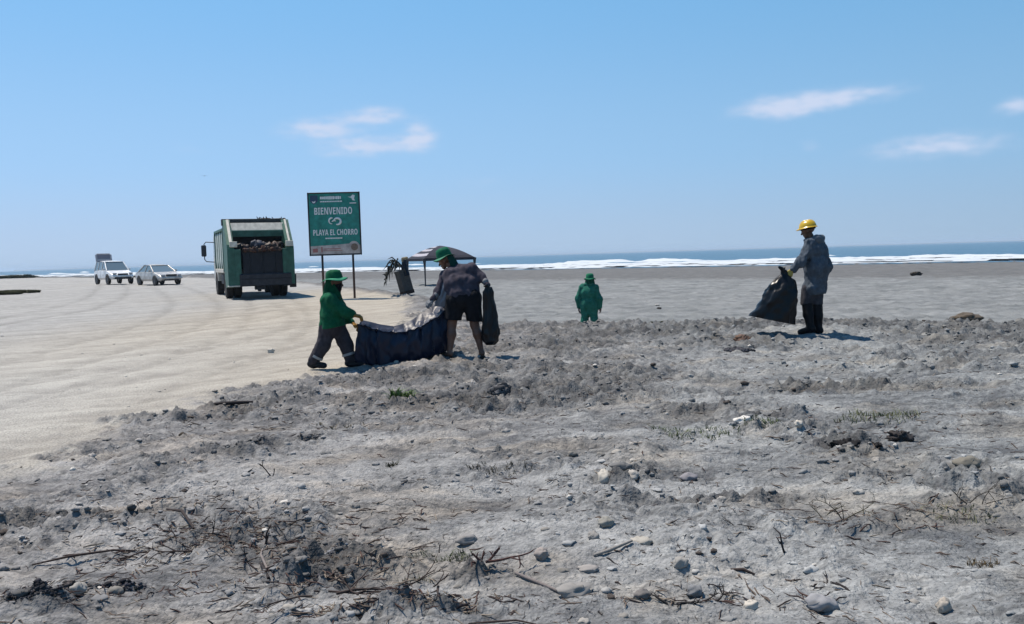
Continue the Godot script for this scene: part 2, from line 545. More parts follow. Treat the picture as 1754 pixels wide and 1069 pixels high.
func sheet(rows: PackedFloat32Array, cols: PackedFloat32Array, fine: bool, sink: float, keep_sea: float) -> Array:
	var nr := rows.size()
	var nc := cols.size()
	var V := PackedVector3Array(); V.resize(nr * nc)
	var C := PackedColorArray(); C.resize(nr * nc)
	var N := PackedVector3Array(); N.resize(nr * nc)
	var K := PackedByteArray(); K.resize(nr * nc)
	for i in nr:
		var D := rows[i]
		for j in nc:
			var x := (D + 0.8) * cols[j]
			terr(x, -D, fine)
			var h := t_h - (0.08 * (1.0 - smoothstep(sink, sink + 1.6, D)) if sink > 0.0 else 0.0)
			V[i * nc + j] = Vector3(x, h, -D)
			C[i * nc + j] = t_col
			K[i * nc + j] = 2 if seaward(x, -D) > keep_sea else (1 if t_road > 0.5 else 0)
	var sand := PackedInt32Array()
	var road := PackedInt32Array()
	for i in nr:
		for j in nc:
			var du := V[i * nc + mini(j + 1, nc - 1)] - V[i * nc + maxi(j - 1, 0)]
			var dv := V[mini(i + 1, nr - 1) * nc + j] - V[maxi(i - 1, 0) * nc + j]
			N[i * nc + j] = du.cross(dv).normalized()
			if i + 1 < nr and j + 1 < nc:
				var a := i * nc + j
				var k := K[a]
				if k == 2: continue
				var t := road if k == 1 else sand
				t.append_array(PackedInt32Array([a, a + nc, a + 1, a + 1, a + nc, a + nc + 1]))
	for i in N.size():
		if N[i].y < 0.0: N[i] = -N[i]
	var out := []
	for t: PackedInt32Array in [sand, road]:
		if t.is_empty():
			out.append(null)
			continue
		var map := PackedInt32Array(); map.resize(nr * nc); map.fill(-1)
		var v2 := PackedVector3Array()
		var n2 := PackedVector3Array()
		var c2 := PackedColorArray()
		var t2 := PackedInt32Array(); t2.resize(t.size())
		for i in t.size():
			var a := t[i]
			if map[a] < 0:
				map[a] = v2.size()
				v2.append(V[a]); n2.append(N[a]); c2.append(C[a])
			t2[i] = map[a]
		var arr := []
		arr.resize(Mesh.ARRAY_MAX)
		arr[Mesh.ARRAY_VERTEX] = v2
		arr[Mesh.ARRAY_NORMAL] = n2
		arr[Mesh.ARRAY_COLOR] = c2
		arr[Mesh.ARRAY_INDEX] = t2
		var m := ArrayMesh.new()
		m.add_surface_from_arrays(Mesh.PRIMITIVE_TRIANGLES, arr)
		out.append(m)
	return out

# ------------------------------------------------------------------ sky
const EXPOSURE := 1.4
func sky_image() -> Image:
	var w := 3072
	var h := 1536
	var im := Image.create(w, h, false, Image.FORMAT_RGBF)
	var n := FastNoiseLite.new()
	n.seed = 5
	n.frequency = 1.0
	n.fractal_octaves = 4
	# wisps: azimuth and height of the middle in degrees, half-widths, lean, thickness
	var wisps := [[-11.8, 8.1, 2.9, 0.50, 0.0, 0.8], [-8.3, 8.95, 2.3, 0.42, 0.0, 0.8], [-9.0, 7.05, 3.5, 0.42, 0.07, 0.8], [-5.6, 7.5, 1.3, 0.62, 0.06, 0.9],
		[19.3, 8.7, 5.4, 0.42, 0.045, 0.9], [17.0, 8.3, 2.6, 0.48, 0.0, 0.55], [25.7, 5.5, 4.6, 0.50, 0.01, 0.75], [29.6, 7.3, 1.3, 0.35, 0.0, 0.7], [-2.0, 4.7, 2.2, 0.3, -0.02, 0.25], [-19.5, 6.9, 2.2, 0.3, -0.06, 0.2], [18.6, 6.1, 0.9, 0.3, -0.15, 0.3]]
	for y in h / 2 + 8:
		var el := 90.0 - (y + 0.5) / h * 180.0
		var e := maxf(el, 0.0)
		var base := Color(0.415, 0.562, 0.755).lerp(Color(0.335, 0.565, 0.845), smoothstep(0.0, 6.5, e))
		base = base.lerp(Color(0.205, 0.470, 0.810), smoothstep(3.5, 17.5, e))
		base = base.lerp(Color(0.075, 0.27, 0.66), smoothstep(14.0, 70.0, e))
		for x in w:
			var az := fposmod((x + 0.5) / w * 360.0 + 180.0, 360.0) - 180.0
			var left := cos(deg_to_rad(az + 53.0))          # the sun stands over there
			var c := base * 1.03 * (1.0 + 0.24 * (left - 0.58))
			c.r *= 1.0 + 0.10 * (left - 0.55)
			var haze := exp(-e / 1.6)
			c = c.lerp(Color(0.47, 0.62, 0.80), haze * 0.35 * clampf(left, 0.0, 1.0))
			if e < 14.0 and absf(az) < 60.0:
				var sum := 0.0
				for k: Array in wisps:
					var dx: float = (az - k[0]) / k[2]
					if absf(dx) > 1.8: continue
					var dy: float = (el - k[1] - k[4] * (az - k[0]) - 0.22 * n.get_noise_2d(az * 0.35, k[0])) / (k[3] * 1.25)
					if absf(dy) > 3.0: continue
					var g := exp(-dx * dx * 1.5) * exp(-dy * dy * (1.0 if dy < 0.0 else 0.7))
					g *= clampf(0.9 + 0.6 * n.get_noise_2d(az * 0.55, el * 2.2), 0.0, 1.3)
					sum += g * k[5]
				c = c.lerp(Color(0.615, 0.705, 0.895), smoothstep(0.06, 0.95, sum) * 0.95)
			elif e < 40.0:
				var s2 := maxf(0.0, n.get_noise_2d(az * 0.12, el * 0.5) - 0.25) * smoothstep(4.0, 9.0, e) * smoothstep(40.0, 18.0, e) * smoothstep(42.0, 70.0, absf(az))
				c = c.lerp(Color(0.62, 0.72, 0.88), clampf(s2 * 1.3, 0.0, 0.5))
			im.set_pixel(x, y, Color(c.r / EXPOSURE, c.g / EXPOSURE, c.b / EXPOSURE))
	for y in range(h / 2 + 8, h):
		im.fill_rect(Rect2i(0, y, w, 1), Color(0.22, 0.26, 0.30))
	return im

func _ready() -> void:
	# ---- camera, sky, sun, exposure
	rng.seed = 11
	var cam := Camera3D.new()
	cam.name = "camera"
	add_child(cam)
	cam.position = Vector3(0, 1.5, 0)
	cam.rotation_degrees = Vector3(-3.63, 0, -1.70)
	cam.fov = 38.77
	cam.near = 0.05
	cam.far = 30000.0
	cam.current = true
	var env := Environment.new()
	env.background_mode = Environment.BG_SKY
	var pm := PanoramaSkyMaterial.new()
	pm.panorama = ImageTexture.create_from_image(sky_image())
	var sky := Sky.new()
	sky.sky_material = pm
	env.sky = sky
	env.tonemap_mode = Environment.TONE_MAPPER_LINEAR
	env.tonemap_exposure = EXPOSURE
	env.sdfgi_enabled = true
	env.fog_enabled = true
	env.fog_density = 0.0002
	env.fog_light_color = Color(0.80, 0.88, 0.96)
	env.ssao_enabled = true
	env.ssil_enabled = true
	var we := WorldEnvironment.new()
	we.name = "environment"
	we.environment = env
	add_child(we)
	var sun := DirectionalLight3D.new()
	sun.name = "sun"
	sun.light_energy = 1.5
	sun.light_color = Color(1.0, 0.955, 0.89)
	sun.light_angular_distance = 0.5
	sun.shadow_enabled = true
	add_child(sun)
	sun.look_at_from_position(Vector3.ZERO, -Vector3(-0.34, 0.90, -0.22))
	# ---- noises and shared textures
	for a: Array in [[nA, 3, 3], [nB, 17, 3], [nC, 29, 2]]:
		a[0].seed = a[1]
		a[0].noise_type = FastNoiseLite.TYPE_SIMPLEX_SMOOTH
		a[0].frequency = 1.0
		a[0].fractal_octaves = a[2]
	dirt_tex = noise_tex(41, 0.012, 512, 0.72, 1.0, 5)
	cloth_tex = noise_tex(43, 0.02, 256, 0.7, 1.0, 4)
	lay_tracks()
	build_ground()
	build_sea()
	build_sign()
	build_truck()
	build_cars()
	build_gazebo()
	build_bin()
	build_worker()
	build_man()
	build_woman()
	build_green_person()
	build_tarp()
	build_bags()
	build_plants()
	build_stones()
	build_bird()

# ------------------------------------------------------------------ ground and sea
func build_ground() -> void:
	var sand := mat(Color.WHITE, 0.95, 0.0, 0.2)
	sand.vertex_color_use_as_albedo = true
	sand.albedo_texture = noise_tex(7, 0.05, 1024, 0.70, 1.0, 5, FastNoiseLite.TYPE_SIMPLEX)
	sand.uv1_triplanar = true
	sand.uv1_world_triplanar = true
	sand.uv1_scale = Vector3.ONE * 0.55
	sand.heightmap_enabled = true
	sand.heightmap_texture = noise_tex(8, 0.06, 1024, 0.0, 1.0, 5)
	sand.heightmap_scale = 1.6
	var rows := PackedFloat32Array()
	var D := 1.4
	while D < 24.0:
		rows.append(D)
		D += 0.06 if D < 3.15 else maxf(0.009, 0.0030 * D)
	var cols := PackedFloat32Array()
	var side := PackedFloat32Array()
	var t := 0.68
	while t < 6.0:
		t += 0.03 + (t - 0.68) * 0.12
		side.append(t)
	for i in side.size(): cols.append(-side[side.size() - 1 - i])
	t = -0.68
	while t <= 0.6801:
		cols.append(t)
		t += 0.0017
	cols.append_array(side)
	var near := sheet(rows, cols, true, 0.0, 1e9)
	tag(obj("sand_ground", near[0], sand), "", "", "", "structure")
	tag(obj("sand_track", near[1], sand), "", "", "", "structure")
	rows = PackedFloat32Array()
	D = 22.0
	while D < 900.0:
		rows.append(D)
		D += maxf(0.10, 0.006 * D) if D < 110.0 else 0.012 * D
	cols = PackedFloat32Array()
	t = -6.0
	while t < 6.0:
		cols.append(t)
		t += 0.0045 if absf(t) < 0.85 else 0.08
	var far := sheet(rows, cols, false, 22.0, 60.0)
	tag(obj("beach_ground", far[0], sand), "", "", "", "structure")
	tag(obj("far_sand_track", far[1], sand), "", "", "", "structure")
	# the same beach behind the camera
	var m := MB.new()
	m.colored = true
	m.tint = Color(0.21, 0.2, 0.19)
	m.quad(Vector3(-900, -0.12, -1.5), Vector3(900, -0.12, -1.5), Vector3(900, -0.1, 700), Vector3(-900, -0.1, 700), UP)
	tag(obj("sand_ground", m, sand), "", "", "", "structure")
	# clods, crumbs and shell bits on the churned sand
	scatter_clods()

func lump(seed_: int, amp: float, nu := 9, nv := 6, rough := 0.0) -> MB:
	var m := MB.new()
	var rows := []
	for i in nv + 1:
		var ring := PackedVector3Array()
		var f := PI * i / nv
		for j in nu:
			var g := TAU * j / nu
			var d := Vector3(sin(f) * cos(g), cos(f), sin(f) * sin(g))
			ring.append(d * (1.0 + amp * nC.get_noise_3d(d.x * 1.1 + seed_ * 3.7, d.y * 1.1, d.z * 1.1) + rough * nC.get_noise_3d(d.x * 4.5 + seed_, d.y * 4.5, d.z * 4.5)))
		rows.append(ring)
	m.surf(rows, true)
	return m

func multi(called: String, mesh: Mesh, mt: Material, xfs: Array, cols: Array, label: String, cat: String) -> void:
	var mm := MultiMesh.new()
	mm.transform_format = MultiMesh.TRANSFORM_3D
	mm.use_colors = true
	mm.mesh = mesh
	mm.instance_count = xfs.size()
	for i in xfs.size():
		mm.set_instance_transform(i, xfs[i])
		mm.set_instance_color(i, cols[i])
	var o := MultiMeshInstance3D.new()
	o.name = numbered(called)
	o.multimesh = mm
	o.material_override = mt
	add_child(o)
	tag(o, label, cat, "", "stuff")

func scatter_clods() -> void:
	var xs := [[], [], [], []]
	var cs := [[], [], [], []]
	var tw := []
	var tc := []
	var n := 0
	while n < 12000:
		n += 1
		var D := 3.2 * pow(22.0 / 3.2, pow(rng.randf(), 0.85))
		var x := (D + 0.8) * rng.randf_range(-0.68, 0.72)
		terr(x, -D)
		var want := 0.02 + 0.9 * t_churn
		if t_road > 0.4: want = 0.03
		if rng.randf() > want: continue
		var r := 0.004 + 0.016 * pow(rng.randf(), 3.0) + D * 0.0012 * rng.randf()
		if t_road > 0.4: r *= 0.7
		var bs := Basis.from_euler(Vector3(rng.randf_range(-0.5, 0.5), rng.randf() * TAU, rng.randf_range(-0.5, 0.5))).scaled(Vector3(rng.randf_range(0.9, 1.7), rng.randf_range(0.5, 0.95), rng.randf_range(0.8, 1.3)) * r)
		var k := rng.randi() % 4
		xs[k].append(Transform3D(bs, Vector3(x, t_h + r * 0.15, -D)))
		var f := rng.randf_range(0.72, 1.08)
		var col := t_col * f
		if rng.randf() < 0.05: col = Color(0.07, 0.06, 0.055)
		elif rng.randf() < 0.02: col = Color(0.46, 0.44, 0.41)
		cs[k].append(Color(col.r, col.g, col.b))
	var m := mat(Color.WHITE, 0.95, 0.0, 0.2)
	m.vertex_color_use_as_albedo = true
	for k in 4:
		multi("sand_clods", lump(k, 0.75).mesh(), m, xs[k], cs[k], "small sand clods and crumbs strewn over the churned ground", "clods")
	# short dry stems lying about
	var sm := MB.new()
	sm.tube([Vector3(-0.5, 0, 0), Vector3(-0.2, 0.05, 0.04), Vector3(0.15, 0.02, -0.05), Vector3(0.5, 0.07, 0.0)], [0.028, 0.04, 0.034, 0.014], 5)
	var spots := [[-1.64, -4.8, 0.6, 0.35, 520], [-0.5, -3.78, 0.5, 0.10, 300], [-1.0, -4.2, 0.4, 0.3, 260], [-2.2, -5.4, 0.7, 0.5, 160], [-0.8, -5.0, 0.9, 0.5, 130], [0.6, -5.6, 1.2, 0.6, 90], [1.8, -4.6, 0.7, 0.3, 150], [-2.6, -8.6, 1.0, 1.0, 160], [-1.0, -8.5, 1.5, 1.2, 170], [2.6, -6.6, 1.4, 0.7, 150], [0.8, -3.7, 0.6, 0.08, 60], [3.0, -10.0, 3.5, 2.5, 240], [-2.2, -4.0, 0.6, 0.25, 240]]
	for s: Array in spots:
		for i in s[4]:
			var x: float = s[0] + rng.randfn() * s[2] * 0.6
			var z: float = s[1] + rng.randfn() * s[3] * 0.6
			if z > -3.2: continue
			terr(x, z)
			if t_road > 0.5: continue
			var L := rng.randf_range(0.02, 0.10) * (1.0 + absf(z) * 0.03)
			var bs := Basis.from_euler(Vector3(rng.randf() * TAU, rng.randf() * TAU, rng.randfn() * 0.22)).scaled(Vector3(L, L * rng.randf_range(0.6, 1.2), L * rng.randf_range(0.6, 1.2)))
			tw.append(Transform3D(bs, Vector3(x, t_h + L * 0.06, z)))
			tc.append([Color(0.07, 0.045, 0.04), Color(0.11, 0.085, 0.07), Color(0.2, 0.17, 0.14), Color(0.045, 0.035, 0.035)][rng.randi() % 4])
	n = 0
	while n < 9000:
		n += 1
		var D := 3.2 * pow(14.0 / 3.2, pow(rng.randf(), 0.9))
		var x := (D + 0.8) * rng.randf_range(-0.66, 0.70)
		terr(x, -D)
		if t_road > 0.3: continue
		if rng.randf() > 0.10 + 1.3 * maxf(0.0, nB.get_noise_2d(x * 0.9 + 11.0, D * 1.6) + 0.12): continue
		var L := rng.randf_range(0.010, 0.045) * (1.0 + D * 0.03)
		var bs := Basis.from_euler(Vector3(rng.randf() * TAU, rng.randfn() * 0.9, rng.randfn() * 0.15)).scaled(Vector3(L * 1.2, L * rng.randf_range(1.0, 3.0), L * rng.randf_range(1.0, 3.0)))
		tw.append(Transform3D(bs, Vector3(x, t_h + L * 0.05, -D)))
		tc.append([Color(0.07, 0.052, 0.046), Color(0.11, 0.09, 0.078), Color(0.05, 0.044, 0.044), Color(0.15, 0.12, 0.10)][rng.randi() % 4])
	multi("dry_stems", sm.mesh(), m, tw, tc, "short dry stems and plant scraps littering the foreground sand", "plant debris")

func build_sea() -> void:
	var u := Vector3(0.762, 0, 0.648)
	var nrm := Vector3(0.648, 0, -0.762)
	var o := Vector3(0, SEA, -182)
	var rows := []
	var s := -10.0
	while s < 14000.0:
		var line := PackedVector3Array()
		for j in 181:
			var tt := (j - 90) / 90.0
			var t := tt * (420.0 + 300.0 * absf(tt) + maxf(s, 0.0) * 2.2)
			var p := o + u * t + nrm * s
			var sw := smoothstep(2.0, 60.0, s) * smoothstep(900.0, 200.0, s)
			p.y += sw * (0.22 * sin(s * 0.16 + 1.5 * nA.get_noise_2d(t * 0.01, s * 0.01)) + 0.18 * nB.get_noise_2d(t * 0.03, s * 0.09))
			line.append(p)
		rows.append(line)
		s += 3.0 if s < 240.0 else s * 0.035
	var m := MB.new()
	m.surf(rows)
	var water := mat(lin(0.058, 0.118, 0.175), 0.36, 0.0, 0.36)
	water.heightmap_enabled = true
	water.heightmap_texture = noise_tex(61, 0.02, 512, 0.0, 1.0, 5)
	water.heightmap_scale = 45.0
	water.uv1_triplanar = true
	water.uv1_world_triplanar = true
	water.uv1_scale = Vector3(0.02, 0.02, 0.02)
	tag(obj("sea", m, water), "", "", "", "structure")
	# surf: rolling white water in uneven lines, thinner sheets of foam towards the shore
	var foam := mat(lin(0.44, 0.475, 0.51), 0.9, 0.0, 0.2)
	var f := MB.new()
	for line: Array in [[5.0, 0.40, 24.0, -0.7, 5], [30.0, 0.62, 22.0, -0.14, 1], [72.0, 0.9, 14.0, 0.12, 2], [118.0, 0.85, 9.0, 0.26, 3], [180.0, 0.85, 9.0, 0.36, 4]]:
		var prev := PackedVector3Array()
		for i in 620:
			var t := -520.0 + i * 1.35
			var on_: float = nB.get_noise_2d(t * 0.012, line[4] * 20.0) - line[3]
			var amp: float = smoothstep(0.0, 0.22, on_) * (0.85 + 0.22 * nB.get_noise_2d(t * 0.05, line[4] * 7.0) + 0.10 * nC.get_noise_2d(t * 0.4, line[4] * 5.0))
			var s0: float = line[0] + 9.0 * nA.get_noise_2d(t * 0.012, line[4] * 3.0)
			var ring := PackedVector3Array()
			for k in 11:
				var q := k / 10.0
				var prof: float = [0.0, 0.35, 0.75, 1.0, 0.85, 0.55, 0.40, 0.28, 0.18, 0.08, 0.0][k]
				var p: Vector3 = o + u * t + nrm * (s0 + (q - 0.25) * line[2] * (0.6 + 0.4 * amp))
				p.y = SEA - 0.30 + amp * (0.30 + 0.05 + line[1] * prof * (1.0 + 0.25 * nC.get_noise_2d(t * 0.35, k * 0.7)))
				ring.append(p)
			if i > 0 and (amp > 0.01): f.surf([prev, ring])
			prev = ring
	tag(obj("surf_foam", f, foam), "white breaking surf rolling in along the shore", "surf", "", "stuff")
	var wash := MB.new()
	for i in 560:
		var t0 := -520.0 + i * 1.4
		for k in 36:
			var sb := -9.0 + k * 1.1
			var nn := nB.get_noise_2d(t0 * 0.05, sb * 0.16 + 90.0) + 0.6 * nC.get_noise_2d(t0 * 0.22, sb * 0.3)
			if nn + (0.35 if sb > 4.0 else 0.02 * sb - 0.05) < 0.05: continue
			var e := SEA + 0.28 + (0.0 if sb > 0.0 else -0.012 * sb)
			var q := []
			for c: Array in [[0, 0], [1, 0], [1, 1], [0, 1]]:
				var tt: float = t0 + c[0] * 1.4
				var ss: float = sb + c[1] * 1.1
				var p: Vector3 = o + u * tt + nrm * ss
				p.y = e + 0.06 * nC.get_noise_2d(tt * 0.3, ss * 0.3)
				q.append(p)
			wash.quad(q[0], q[1], q[2], q[3], UP)
	tag(obj("wash_foam", wash, foam), "thin sheets of white foam sliding up the wet sand", "foam", "", "stuff")

# ------------------------------------------------------------------ sign
func flat_text(parent: Node3D, txt: String, w: float, h: float, at: Vector3, mt: Material, called := "lettering") -> void:
	var tm := TextMesh.new()
	var f := SystemFont.new()
	f.font_names = PackedStringArray(["Droid Sans"])
	f.font_weight = 700
	tm.font = f
	tm.text = txt
	tm.font_size = 64
	tm.pixel_size = 0.01
	tm.depth = 0.012
	var o := obj(called, tm, mt, parent)
	var b := tm.get_aabb()
	o.scale = Vector3(w / maxf(b.size.x, 0.01), h / maxf(b.size.y, 0.01), 1.0)
	o.position = at - Vector3(b.get_center().x * o.scale.x, b.get_center().y * o.scale.y, 0)

func build_sign() -> void:
	var x0 := -6.47
	var z0 := -33.0
	var g := ground(x0, z0)
	var t := thing("welcome_sign", "green welcome sign on two posts at the edge of the sand track", "sign", Vector3(x0, g, z0), deg_to_rad(4.0))
	var green := worn(lin(0.026, 0.27, 0.225), 0.5, 0.0, 0.5)
	var white := mat(lin(0.66, 0.66, 0.66), 0.7)
	var dark := worn(lin(0.03, 0.032, 0.04), 0.6, 0.3)
	var rust := worn(lin(0.13, 0.075, 0.055), 0.8, 0.2, 2.0)
	var W := 1.86
	var B := 1.62
	var H := 2.28
	var m: MB
	for px: float in [-0.51, 0.62]:
		m = MB.new()
		m.box(Vector3(px, 1.55, -0.05), Vector3(0.075, 4.5, 0.075))
		var post := obj("post", m, dark, t)
		m = MB.new()
		m.box(Vector3(px, 0.45, -0.05), Vector3(0.081, 1.3, 0.081))
		obj("rusty_foot", m, rust, post)
	m = MB.new()
	m.box(Vector3(0, B + H / 2, 0.0), Vector3(W, H, 0.04))
	obj("panel", m, green, t)
	m = MB.new()
	for s: int in [-1, 1]:
		m.box(Vector3(s * (W / 2 + 0.005), B + H / 2, 0.005), Vector3(0.05, H + 0.06, 0.08))
	for y: float in [B, B + H]:
		m.box(Vector3(0, y, 0.005), Vector3(W - 0.05, 0.05, 0.078))
	obj("frame", m, dark, t)
	var pale := worn(lin(0.56, 0.49, 0.46), 0.6, 0.0, 0.5)
	var band := MB.new()
	band.prism(PackedVector2Array([Vector2(-0.92, B + 0.028), Vector2(0.92, B + 0.028), Vector2(0.92, B + 0.34), Vector2(0.55, B + 0.40), Vector2(0.0, B + 0.365), Vector2(-0.92, B + 0.33)]), Vector3(0, 0, 0.02), Vector3.RIGHT, UP, Vector3(0, 0, 0.008))
	obj("pale_band", band, pale, t)
	var tan_ := worn(lin(0.24, 0.17, 0.13), 0.7, 0.0, 2.0)
	m = MB.new()
	m.lathe([Vector2(0, 0.010), Vector2(0.205, 0.010), Vector2(0.205, 0)], Transform3D(Basis(Vector3.RIGHT, PI / 2), Vector3(0.68, B + 0.28, 0.026)), 28)
	obj("roundel_rim", m, pale, t)
	m = MB.new()
	m.lathe([Vector2(0, 0.010), Vector2(0.13, 0.010), Vector2(0.13, 0)], Transform3D(Basis(Vector3.RIGHT, PI / 2), Vector3(0.70, B + 0.27, 0.037)), 24)
	obj("roundel", m, tan_, t)
	var red := mat(lin(0.30, 0.12, 0.11), 0.7)
	m = MB.new()
	m.box(Vector3(-0.12, B + 0.22, 0.031), Vector3(0.62, 0.026, 0.006))
	m.box(Vector3(-0.10, B + 0.155, 0.031), Vector3(0.70, 0.02, 0.006))
	m.box(Vector3(-0.50, B + 0.20, 0.031), Vector3(0.05, 0.20, 0.006))
	m.box(Vector3(-0.74, B + 0.17, 0.031), Vector3(0.18, 0.14, 0.004))
	obj("small_print", m, red, t)
	flat_text(t, "BIENVENIDO", 1.38, 0.26, Vector3(-0.03, B + 1.62, 0.027), white)
	flat_text(t, "PLAYA EL CHORRO", 1.62, 0.215, Vector3(0.02, B + 0.83, 0.027), white)
	# worn lines above that can no longer be read
	m = MB.new()
	var xx := -0.50
	var r2 := RandomNumberGenerator.new()
	r2.seed = 4
	while xx < 0.26:
		var w := r2.randf_range(0.04, 0.085)
		m.box(Vector3(xx + w / 2, B + 2.10, 0.027), Vector3(w * 0.8, r2.randf_range(0.085, 0.12), 0.008))
		xx += w
	xx = -0.50
	while xx < 0.28:
		var w := r2.randf_range(0.03, 0.10)
		m.box(Vector3(xx + w / 2, B + 1.965, 0.027), Vector3(w * 0.85, 0.045, 0.008))
		xx += w
	xx = -0.36
	while xx < 0.24:
		var w := r2.randf_range(0.04, 0.08)
		m.box(Vector3(xx + w / 2, B + 0.61, 0.027), Vector3(w * 0.9, 0.045, 0.008))
		xx += w
	obj("worn_lettering", m, white, t)
	# swirl in the middle: two rounded hooks and a blot
	m = MB.new()
	var pts := []
	for i in 15:
		var a := lerpf(2.7, -1.9, i / 14.0)
		pts.append(Vector3(0.10 + 0.13 * cos(a), B + 1.23 + 0.13 * sin(a) * 0.9, 0.024))
	m.tube(pts, [0.02, 0.03, 0.035, 0.04, 0.045, 0.045, 0.04, 0.04, 0.04, 0.045, 0.045, 0.04, 0.035, 0.03, 0.02], 6)
	pts = []
	for i in 12:
		var a := lerpf(1.2, 4.9, i / 11.0)
		pts.append(Vector3(-0.10 + 0.10 * cos(a), B + 1.25 + 0.11 * sin(a), 0.024))
	m.tube(pts, [0.02, 0.03, 0.035, 0.035, 0.035, 0.03, 0.03, 0.025, 0.02, 0.02, 0.015, 0.01], 6)
	m.tube([Vector3(-0.10, B + 1.22, 0.024), Vector3(-0.02, B + 1.27, 0.024), Vector3(0.06, B + 1.24, 0.024)], [0.015, 0.035, 0.015], 6)
	obj("swirl_emblem", m, white, t)
	m = MB.new()
	m.prism(PackedVector2Array([Vector2(-0.86, B + 2.20), Vector2(-0.58, B + 2.20), Vector2(-0.58, B + 1.98), Vector2(-0.72, B + 1.86), Vector2(-0.86, B + 1.98)]), Vector3(0, 0, 0.02), Vector3.RIGHT, UP, Vector3(0, 0, 0.007))
	var crest := obj("crest", m, mat(lin(0.02, 0.05, 0.10), 0.6), t)
	m = MB.new()
	m.prism(PackedVector2Array([Vector2(-0.79, B + 1.99), Vector2(-0.73, B + 1.96), Vector2(-0.66, B + 2.0), Vector2(-0.68, B + 1.93), Vector2(-0.73, B + 1.91), Vector2(-0.77, B + 1.93)]), Vector3(0, 0, 0.027), Vector3.RIGHT, UP, Vector3(0, 0, 0.006))
	obj("crest_mark", m, white, crest)
	m = MB.new()
	m.prism(PackedVector2Array([Vector2(0.52, B + 2.13), Vector2(0.62, B + 2.12), Vector2(0.70, B + 2.20), Vector2(0.78, B + 2.17), Vector2(0.75, B + 2.06), Vector2(0.78, B + 1.97), Vector2(0.68, B + 2.0), Vector2(0.66, B + 2.07)]), Vector3(0, 0, 0.02), Vector3.RIGHT, UP, Vector3(0, 0, 0.007))
	m.box(Vector3(0.70, B + 1.89, 0.026), Vector3(0.24, 0.035, 0.007))
	obj("winged_mark", m, white, t)

# ------------------------------------------------------------------ refuse truck (rear at z = 0, front towards -z)
func wheel(t: Node3D, at: Vector3, r: float, w: float, rubber: Material, rim: Material) -> void:
	var xf := Transform3D(Basis(Vector3.BACK, PI / 2), at)
	var m := MB.new()
	m.lathe([Vector2(r * 0.55, -w * 0.5), Vector2(r * 0.9, -w * 0.5), Vector2(r, -w * 0.36), Vector2(r, w * 0.36), Vector2(r * 0.9, w * 0.5), Vector2(r * 0.55, w * 0.5)], xf, 22)
	var o := obj("wheel", m, rubber, t)
	m = MB.new()
	m.lathe([Vector2(0, -w * 0.40), Vector2(r * 0.2, -w * 0.44), Vector2(r * 0.48, -w * 0.36), Vector2(r * 0.56, -w * 0.49), Vector2(r * 0.56, w * 0.49), Vector2(r * 0.48, w * 0.36), Vector2(r * 0.2, w * 0.44), Vector2(0, w * 0.40)], xf, 18)
	obj("rim", m, rim, o)

